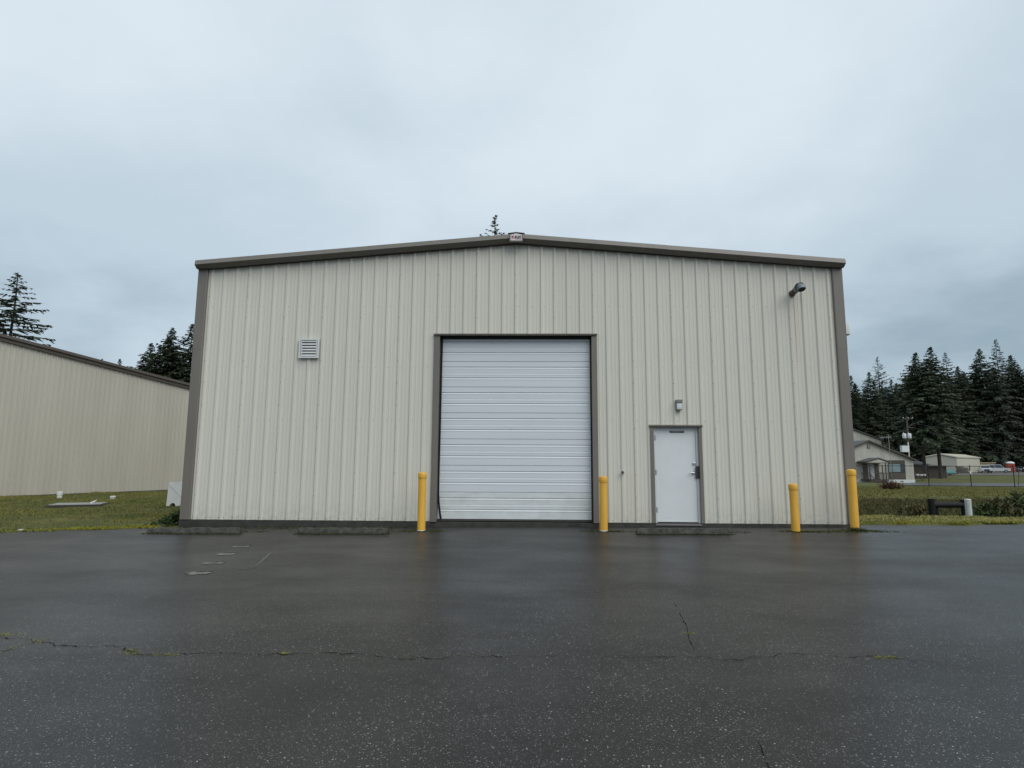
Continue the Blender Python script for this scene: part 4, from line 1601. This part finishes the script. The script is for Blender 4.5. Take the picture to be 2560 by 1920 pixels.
for x0, x1 in ((48.1, 48.1), (50.6, 50.6)):
    mb = MB()
    mb.tube([(x0, HY - .2, .15), (x0, py0, .15), (x0, py0 - 1.3, -.65)], .05, 5)
    for q in range(9):
        yy = HY - .3 - q * .24
        mb.box(x0 - .02, x0 + .02, yy - .02, yy + .02, -.72, .13)
    for q in range(4):
        yy = py0 - .2 - q * .3
        mb.box(x0 - .02, x0 + .02, yy - .02, yy + .02, -1.05 - .17 * q, .0 - .2 * q)
    mb.build("railing", MT['wood'], dk)
MB().box(48.2, 50.5, py0 - .09, py0 - .05, -1.42, -.865).build("porch_lattice", MT['browntrim'], dk)
# antenna mast
am = thing("antenna_mast", "thin television antenna mast standing against the beige house", "antenna", (52.0, HY - .75, gz_(52, HY - .75)))
part(MB().tube([(0, 0, 0), (0, 0, 7.0)], .035, 6).build("mast", MT['metal']), am)
mb = MB()
mb.tube([(-1.25, 0, 6.55), (.35, 0, 6.65)], .022, 5)
for q in range(5):
    x = -1.2 + .36 * q
    mb.tube([(x, -.3, 6.3 + .02 * q), (x, .3, 6.9 - .05 * q)], .016, 4)
part(mb.build("antenna_array", MT['metal']), am)

# tall building behind the house
tb = thing("tall_building", "higher pale gabled building behind the beige house", "building", (0, 0, 0))
MB().prism([(47, -1.4), (62.6, -1.4), (62.6, 5.5), (54.5, 8.6), (47, 5.7)], 'y', 92, 112).build("wall", MT['housewall'], tb)
mb = MB()
mb.prism([(54.5, 8.65), (62.9, 5.42), (62.9, 5.6), (54.5, 8.85)], 'y', 91.7, 112.3)
mb.prism([(54.5, 8.65), (46.7, 5.6), (46.7, 5.8), (54.5, 8.85)], 'y', 91.7, 112.3)
MB.build(mb, "roof", MT['houseroof'], tb)

# low dark shed
ls = thing("low_shed", "low dark shed with grey roof between house and long building", "shed", (0, 0, 0))
MB().box(66.2, 73.4, 92, 98, -1.3, 1.20).build("wall", MT['wood'], ls)
MB().prism([(91.4, 1.30), (98.5, 2.75), (98.5, 2.88), (91.4, 1.43)], 'x', 65.6, 70.2).build("roof", MT['houseroof'], ls)
MB().prism([(91.3, 1.05), (98.5, 1.35), (98.5, 1.46), (91.3, 1.16)], 'x', 70.2, 73.9).build("roof_extension", MT['browntrim'], ls)

# long beige building
lg = thing("long_shed", "long beige metal shed with pale roof edge behind the yard", "shed", (0, 0, 0))
c0 = np.array([100.9, 128.0]); ur = np.array([14.2, 12.0]) / np.hypot(14.2, 12.0); ul = np.array([-1.0, .32]) / np.hypot(1, .32)
def LG(a, b, z):
    q = c0 + ur * a + ul * b
    return (q[0], q[1], z)
LR, LW, ze, zp = 18.6, 6.4, 3.1, 3.75
MB().add([LG(0, 0, -1), LG(LR, 0, -1), LG(LR, 0, ze), LG(0, 0, ze)], [(0, 1, 2, 3)]).build("side_wall", MT['beige'], lg, fixn=False)
MB().add([LG(0, 0, -1), LG(0, 0, ze), LG(0, LW * .5, zp), LG(0, LW, ze), LG(0, LW, -1)], [(0, 1, 2, 3, 4)]).build("gable_wall", MT['greywall'], lg, fixn=False)
MB().add([LG(LR, 0, -1), LG(LR, 0, ze), LG(LR, LW * .5, zp), LG(LR, LW, ze), LG(LR, LW, -1)], [(0, 1, 2, 3, 4)]).build("rear_wall", MT['greywall'], lg, fixn=False)
mb = MB()
for b0, z0, b1, z1 in ((-.25, ze - .05, LW * .5, zp + .03), (LW + .25, ze - .05, LW * .5, zp + .03)):
    vs = [LG(-.3, b0, z0), LG(LR + .3, b0, z0), LG(LR + .3, b1, z1), LG(-.3, b1, z1)]
    vs += [(x, y, z + .22) for x, y, z in vs]
    mb.add(vs, [(0, 1, 2, 3), (4, 5, 6, 7), (0, 1, 5, 4), (1, 2, 6, 5), (2, 3, 7, 6), (3, 0, 4, 7)])
mb.build("roof", MT['beige'], lg)
ts = thing("tan_shed", "small tan shed at the far end of the long beige building", "shed", (0, 0, 0))
MB().box(120.5, 126.3, 150, 156, -.6, 1.85).build("wall", MT['tanshed'], ts)
MB().box(120.2, 126.6, 149.7, 156.3, 1.852, 2.05).build("roof", MT['tanshed'], ts)

# utility pole
PX, PYY = 59.58, 80.0


def wz(z): return 1.32 + .9213 * (z - 1.32)


up_ = thing("utility_pole", "wooden utility pole with two white transformers and a cabinet", "pole", (PX, PYY, gz_(PX, PYY)))
zt = wz(9.5) - gz_(PX, PYY)
def pz(z): return wz(z) - gz_(PX, PYY)
part(MB().tube([(-.05, 0, -.3), (.1, 0, zt)], [.17, .11], 10).build("pole", MT['polewood'], smooth=True), up_)
part(MB().box(-.55, .95, -.16, -.06, pz(9.0), pz(9.12)).build("crossarm", MT['polewood']), up_)
part(MB().box(.05, 1.1, -.14, -.06, pz(7.5), pz(7.6)).build("crossarm", MT['polewood']), up_)
for x in (-.5, .3, .9):
    part(MB().lathe([(.04, pz(9.12)), (.06, pz(9.2)), (.03, pz(9.3))], x, -.11, 8).build("insulator", MT['white']), up_)
for x in (-.72, .06):
    tr = part(MB().lathe([(.24, pz(5.72)), (.26, pz(5.76)), (.26, pz(6.45)), (.22, pz(6.52)), (.06, pz(6.56))], x, -.38, 14).build("transformer", MT['skirt'], smooth=True), up_)
    o = MB().tube([(x - .1, -.38, pz(6.5)), (x - .12, -.38, pz(6.75))], .035, 6).build("bushing", MT['white'])
    o.parent = tr
part(MB().cbox(-1.30, -.22, -.55, .0, pz(3.42), pz(4.48), .03).build("cabinet", MT['skirt']), up_)
part(MB().tube([(-.13, -.2, pz(5.1)), (-.13, -.22, pz(2.0))], .07, 8).build("conduit", MT['white']), up_)


def wire(p, q, sag, label):
    p, q = Vector(p), Vector(q)
    pts = [p.lerp(q, t) - Vector((0, 0, sag * 4 * t * (1 - t))) for t in np.linspace(0, 1, 18)]
    o = MB().tube(pts, .016, 4).build("power_line", MT['darkmetal'])
    return tag(o, label, "power line", "overhead lines at the utility pole")


wire((PX + .9, PYY, wz(8.3)), (98, 78, 10.2), 2.6, "upper line sagging from the utility pole to the right")
wire((PX + .9, PYY, wz(7.55)), (104, 82, 9.4), 3.4, "lower line sagging from the utility pole to the right")
wire((PX - .5, PYY, wz(9.1)), (49, 91, 8.6), .6, "short line running from the pole top to the tall building")
wire((PX - .1, PYY, wz(5.1)), (54.6, 79, 2.75), .3, "service drop from the pole to the beige house roof")
wire((PX + .2, PYY, wz(4.6)), (112, 84, 5.0), 1.6, "lowest cable running right from the pole past the sheds")

# chain link fence
fx = [19.6, 23.6, 27.7, 31.8, 35.75, 39.4, 43.15, 47.1, 51, 55]
fy = 40.0
fence = thing("chain_link_fence", "dark chain link fence with top rail along the service road", "fence", (0, 0, 0))
FT = 1.22
for x in fx:
    z = gz_(x, fy)
    o = MB().tube([(x, fy, z - .2), (x, fy, FT + .04)], .036, 8).lathe([(.045, FT + .04), (.03, FT + .09), (.005, FT + .10)], x, fy, 8).build("post", MT['pipeblack'], fence, smooth=True)
MB().tube([(fx[0], fy, FT), (fx[-1], fy, FT)], .028, 6).build("top_rail", MT['pipeblack'], fence)
MB().tube([(43.5, fy + .1, gz_(43.5, fy) - .2), (43.75, fy + .1, 1.05)], .03, 6).build("brace", MT['polewood'], fence)
MB().box(39.36, 39.46, fy - .06, fy - .045, .55, .80).build("tag_plate", MT['white'], fence)
ml = bpy.data.materials.new("chain_link")
ml.use_nodes = True
n, l, p = nodes_of(ml)
p.inputs["Base Color"].default_value = (.10, .10, .10, 1)
p.inputs["Roughness"].default_value = .5
geo = n.new("ShaderNodeNewGeometry")
sp = n.new("ShaderNodeSeparateXYZ")
l.new(geo.outputs["Position"], sp.inputs[0])
u_ = mth(n, l, 'ADD', sp.outputs["X"], sp.outputs["Z"])
v_ = mth(n, l, 'SUBTRACT', sp.outputs["X"], sp.outputs["Z"])
def lines(c):
    f = mth(n, l, 'FRACT', mth(n, l, 'MULTIPLY', c, 1 / .075))
    return mth(n, l, 'LESS_THAN', f, .06)
wv = mth(n, l, 'MAXIMUM', lines(u_), lines(v_))
l.new(wv, p.inputs["Alpha"])
mb = MB()
vs = []
for x in np.linspace(fx[0], fx[-1], 36):
    vs += [(x, fy - .04, gz_(x, fy, .02)), (x, fy - .04, FT)]
mb.add(vs, [(2 * i, 2 * i + 2, 2 * i + 3, 2 * i + 1) for i in range(35)])
mb.build("wire_mesh", ml, fence, fixn=False)


# --- vehicles
def vehicle(name, label, x, y, rz, L, W, prof_body, prof_cab, m, zr=.33):
    t = thing(name, label, "truck" if "pickup" in name else "car", (x, y, gz_(x, y, .06)), rz, "vehicles parked in the gravel yard")
    mb = MB()
    n = len(prof_body)
    vs = []
    for sy, k in ((-W / 2, .97), (-W / 2 * .98, 1.0), (W / 2 * .98, 1.0), (W / 2, .97)):
        vs += [(px * (k if abs(px) > L * .4 else 1), sy, pz_) for px, pz_ in prof_body]
    fs = [tuple(range(n)), tuple(range(4 * n - 1, 3 * n - 1, -1))]
    for b in range(3):
        for i in range(n):
            j = (i + 1) % n
            fs.append((b * n + i, (b + 1) * n + i, (b + 1) * n + j, b * n + j))
    mb.add(vs, fs)
    part(mb.build("body", m), t)
    mb = MB()
    xs0, xs1, zc0, zc1, xt0, xt1 = prof_cab
    wi, wt = W * .46, W * .40
    vs = [(xs0, -wi, zc0), (xs1, -wi, zc0), (xs1, wi, zc0), (xs0, wi, zc0), (xt0, -wt, zc1), (xt1, -wt, zc1), (xt1, wt, zc1), (xt0, wt, zc1)]
    mb.add(vs, [(0, 3, 2, 1), (4, 5, 6, 7), (0, 1, 5, 4), (1, 2, 6, 5), (2, 3, 7, 6), (3, 0, 4, 7)])
    part(mb.build("windows", MT['carglass']), t)
    part(MB().cbox(min(xt0, xt1) - .05, max(xt0, xt1) + .05, -wt - .03, wt + .03, zc1 - .05, zc1 + .05, .03).build("roof", m), t)
    for px in (xs0, (xs0 + xs1) / 2, xs1):
        q = xt0 if px == xs0 else (xt1 if px == xs1 else (xt0 + xt1) / 2)
        part(MB().tube([(px, -wi - .005, zc0), (q, -wt - .005, zc1)], .05, 5).tube([(px, wi + .005, zc0), (q, wt + .005, zc1)], .05, 5).build("pillar", m), t)
    for px in (-L * .31, L * .31):
        for s in (-1, 1):
            w = part(MB().tube([(px, s * W * .38, zr), (px, s * (W / 2 + .01), zr)], zr, 16).build("wheel", MT['tyre']), t)
            o = MB().tube([(px, s * W * .45, zr), (px, s * (W / 2 + .03), zr)], zr * .58, 12).build("rim", MT['chrome'])
            o.parent = w
    for s in (-1, 1):
        part(MB().cbox(L * .485, L * .503, s * W * .36 - .16, s * W * .36 + .16, .78, .95, .02).build("headlight", MT['lampglass']), t)
    part(MB().box(L * .488, L * .506, -W * .25, W * .25, .55, .92).build("grille", MT['hole']), t)
    part(MB().cbox(L * .49, L * .53, -W * .48, W * .48, .38, .54, .03).build("bumper", MT['darkmetal']), t)
    return t


pk = [(-2.75, .45), (-2.75, 1.05), (-.55, 1.08), (-.5, 1.10), (1.15, 1.10), (2.5, 1.02), (2.68, .90), (2.7, .45), (2.1, .38), (1.3, .38), (-1.3, .38), (-2.2, .40)]
vehicle("pickup_truck", "white pickup facing the fence at the end of the beige shed", 107.8, 129, R_(-118), 5.4, 1.95, pk, (-.65, 1.25, 1.08, 1.72, -.45, .65), MT['carwhite'], .37)
sv = [(-2.3, .42), (-2.32, 1.08), (1.0, 1.12), (2.15, 1.02), (2.3, .88), (2.32, .42), (1.7, .36), (-1.7, .36)]
vehicle("sport_utility_car", "white high roofed car parked beside the orange toilet", 115.1, 134.5, R_(-30), 4.7, 1.9, sv, (-2.2, 1.15, 1.10, 1.86, -2.0, .45), MT['carwhite'], .36)
sd_ = [(-2.3, .40), (-2.3, .90), (-1.4, .96), (1.0, .98), (2.1, .88), (2.3, .75), (2.3, .40), (1.7, .34), (-1.7, .34)]
vehicle("sedan_car", "white car cut by the right picture edge", 127.8, 140.5, R_(-160), 4.6, 1.8, sd_, (-1.5, 1.1, .95, 1.42, -.9, .35), MT['carwhite'], .32)
vehicle("blue_car", "dark blue car between orange toilet and picture edge", 125.3, 143.5, R_(-100), 4.4, 1.8, sd_, (-1.5, 1.1, .95, 1.45, -.9, .35), MT['blue'], .32)

# portable toilet
pt = thing("portable_toilet", "orange portable toilet with white domed roof in the yard", "toilet", (121.0, 138, gz_(121, 138, .06)), R_(-22))
part(MB().cbox(-.72, .72, -.72, .72, .12, 2.15, .05).build("cabin", MT['orange']), pt)
part(MB().cbox(-.60, .60, -.755, -.722, .2, 2.05, .01).build("door", MT['orangered']), pt)
part(MB().box(-.8, .8, -.8, .8, .0, .118).build("skid", MT['darkmetal']), pt)
part(MB().lathe([(.86, 2.15), (.92, 2.2), (.84, 2.38), (.60, 2.55), (.25, 2.64), (.02, 2.66)], 0, 0, 20).build("dome", MT['skirt'], smooth=True), pt)
part(MB().tube([(.45, .55, 2.2), (.45, .55, 2.8)], .05, 8).build("vent_pipe", MT['hole']), pt)

# dark stack of pallets
stx, sty = 99.8, 125.0
st_ = thing("pallet_stack", "dark stack of timber pallets before the beige shed", "pallets", (stx, sty, gz_(stx, sty, .06)), R_(20))
rr_ = random.Random(4)
for i in range(8):
    dx_, dy_ = rr_.uniform(-.12, .12), rr_.uniform(-.1, .1)
    z = .19 * i
    for c in range(2):
        if i > 5 and c == 1 and i % 2: continue
        xo = -.66 + 1.3 * c + dx_
        mb = MB()
        for q in range(6):
            mb.box(xo - .58 + .205 * q, xo - .46 + .205 * q, -.55 + dy_, .55 + dy_, z + .13, z + .155)
        for q in (-.5, 0, .5):
            mb.box(xo - .58, xo + .58, q - .05 + dy_, q + .05 + dy_, z + .0, z + .128)
        part(mb.build("pallet", MT['bark']), st_)
# teal tarpaulin over a boat
tx, ty = 82.6, 105.0
tp_ = thing("covered_boat", "small boat on a trailer under a teal tarpaulin by the sheds", "boat", (tx, ty, gz_(tx, ty)), R_(12))
vs, fs = [], []
for i in range(13):
    s = -1 + 2 * i / 12
    wdt = .85 * (1 - max(0, s) ** 2.2 * .9)
    hgt = .95 + .22 * math.cos(s * 2.2) + .03 * math.sin(i * 2.3)
    for j in range(9):
        a = math.pi * j / 8
        vs.append((s * 1.7, -math.cos(a) * wdt, .42 + (hgt - .42) * math.sin(a) ** .7 + .02 * math.sin(3 * j + i)))
fs = [(i * 9 + j, i * 9 + j + 1, (i + 1) * 9 + j + 1, (i + 1) * 9 + j) for i in range(12) for j in range(8)]
fs += [tuple(range(9)), tuple(12 * 9 + k for k in range(9))[::-1]]
part(MB().add(vs, fs).build("tarpaulin", MT['teal'], smooth=True), tp_)
part(MB().box(-1.7, 1.5, -.55, .55, .24, .42).tube([(1.4, 0, .35), (2.5, 0, .38)], .04, 6).build("trailer_frame", MT['darkmetal']), tp_)
for s in (-1, 1):
    part(MB().tube([(-.3, s * .60, .27), (-.3, s * .78, .27)], .27, 14).build("wheel", MT['tyre']), tp_)
# picnic table with white tubs
qx, qy = 61.2, 80.0
pc = thing("picnic_table", "grey picnic table right of the beige house", "table", (qx, qy, gz_(qx, qy)), R_(8))
for q in range(5):
    part(MB().box(-.95, .95, -.38 + .155 * q, -.24 + .155 * q, .72, .76).build("plank", MT['wood']), pc)
for s in (-1, 1):
    part(MB().box(-.95, .95, s * .72 - .13, s * .72 + .13, .42, .46).build("bench", MT['wood']), pc)
    part(MB().tube([(s * .7, -.75, 0), (s * .7, -.2, .72)], .05, 4).tube([(s * .7, .75, 0), (s * .7, .2, .72)], .05, 4).box(s * .7 - .03, s * .7 + .03, -.8, .8, .34, .42).build("leg_frame", MT['gravel']), pc)
for i, (x, w, h, lab) in enumerate(((-.62, .20, .26, "left white tub on the picnic table"), (-.05, .34, .22, "widest white tub on the picnic table"), (.58, .18, .24, "right white tub on the picnic table"))):
    o = MB().lathe([(w * .85, 0), (w, h), (w * .95, h + .01)], 0, 0, 12).build("tub", MT['white'], smooth=True)
    o.location = (qx + x, qy + .05 * i, gz_(qx, qy) + .765)
    tag(o, lab, "tub", "white tubs on the picnic table")

# ================================================================== ditch: pipe frame, white post, weeds
bp_ = thing("black_pipe_frame", "black pipe frame of posts and thick rail in the ditch", "pipe frame", (12.2, 4.35, gz_(12.2, 4.35)))
z0 = gz_(12.2, 4.35)
part(MB().tube([(-.075, -.05, -.3), (-.075, -.05, .335 - z0)], .088, 18).build("post", MT['pipeblack'], smooth=True), bp_)
part(MB().tube([(.13, .1, -.4), (.13, .1, .13 - z0)], .075, 16).build("leg", MT['pipeblack'], smooth=True), bp_)
part(MB().tube([(-.02, .02, .150 - z0), (1.12, .22, .150 - z0)], .085, 16).build("rail", MT['pipeblack'], smooth=True), bp_)
part(MB().tube([(1.03, .20, -.5), (1.03, .20, .30 - z0)], .080, 16).build("post", MT['pipeblack'], smooth=True), bp_)
wpx, wpy = 12.93, 3.95
wp_ = thing("white_marker_post", "pale grey round post standing in front of the black pipe frame", "post", (wpx, wpy, gz_(wpx, wpy)))
part(MB().lathe([(.080, -.2), (.080, .335 - gz_(wpx, wpy))], 0, 0, 20).build("tube", MT['pvc'], smooth=True), wp_)
part(MB().lathe([(.081, .335 - gz_(wpx, wpy)), (.081, .345 - gz_(wpx, wpy)), (.07, .352 - gz_(wpx, wpy))], 0, 0, 20).build("cap", MT['white'], smooth=True), wp_)

WB = [(14.6, 5.6, .85, "leafy bramble clump just right of the pale post"), (15.6, 6.4, 1.15, "broad bramble clump in the ditch near the picture edge"), (16.9, 7.2, 1.35, "tallest bramble clump in the ditch at the right"), (17.2, 5.2, .75, "low bramble clump in front at the right edge of the ditch"),
      (18.6, 8.4, 1.2, "bramble clump on the far ditch side by the picture edge"), (14.4, 8.6, .8, "small bramble clump behind the black pipe frame")]
for i, (x, y, h, lab) in enumerate(WB):
    r = np.random.default_rng(60 + i)
    n = 420
    a = r.uniform(0, 6.28, n); d = np.abs(r.normal(0, .55, n))
    xs, ys = x + d * np.cos(a) * 1.2, y + d * np.sin(a)
    zs = ground_z(xs, ys) + r.uniform(0, 1, n) * h * np.exp(-(d / .75) ** 2)
    o = tufts("bramble_bush", np.stack([xs, ys, zs], -1), .11, .038, 3, MT['weed'] if i % 2 else MT['ivy'], 1.1, 70 + i)
    tag(o, lab, "bush", "brambles in the ditch")
r = np.random.default_rng(90)
n = 260
xs, ys = 26.7 + r.normal(0, .28, n), 30.5 + r.normal(0, .25, n)
o = tufts("red_bush", np.stack([xs, ys, ground_z(xs, ys) + np.abs(r.normal(0, .16, n))], -1), .28, .03, 3, MT['redweed'], .7, 91)
tag(o, "low red brown bush on the bank below the house porch", "bush")
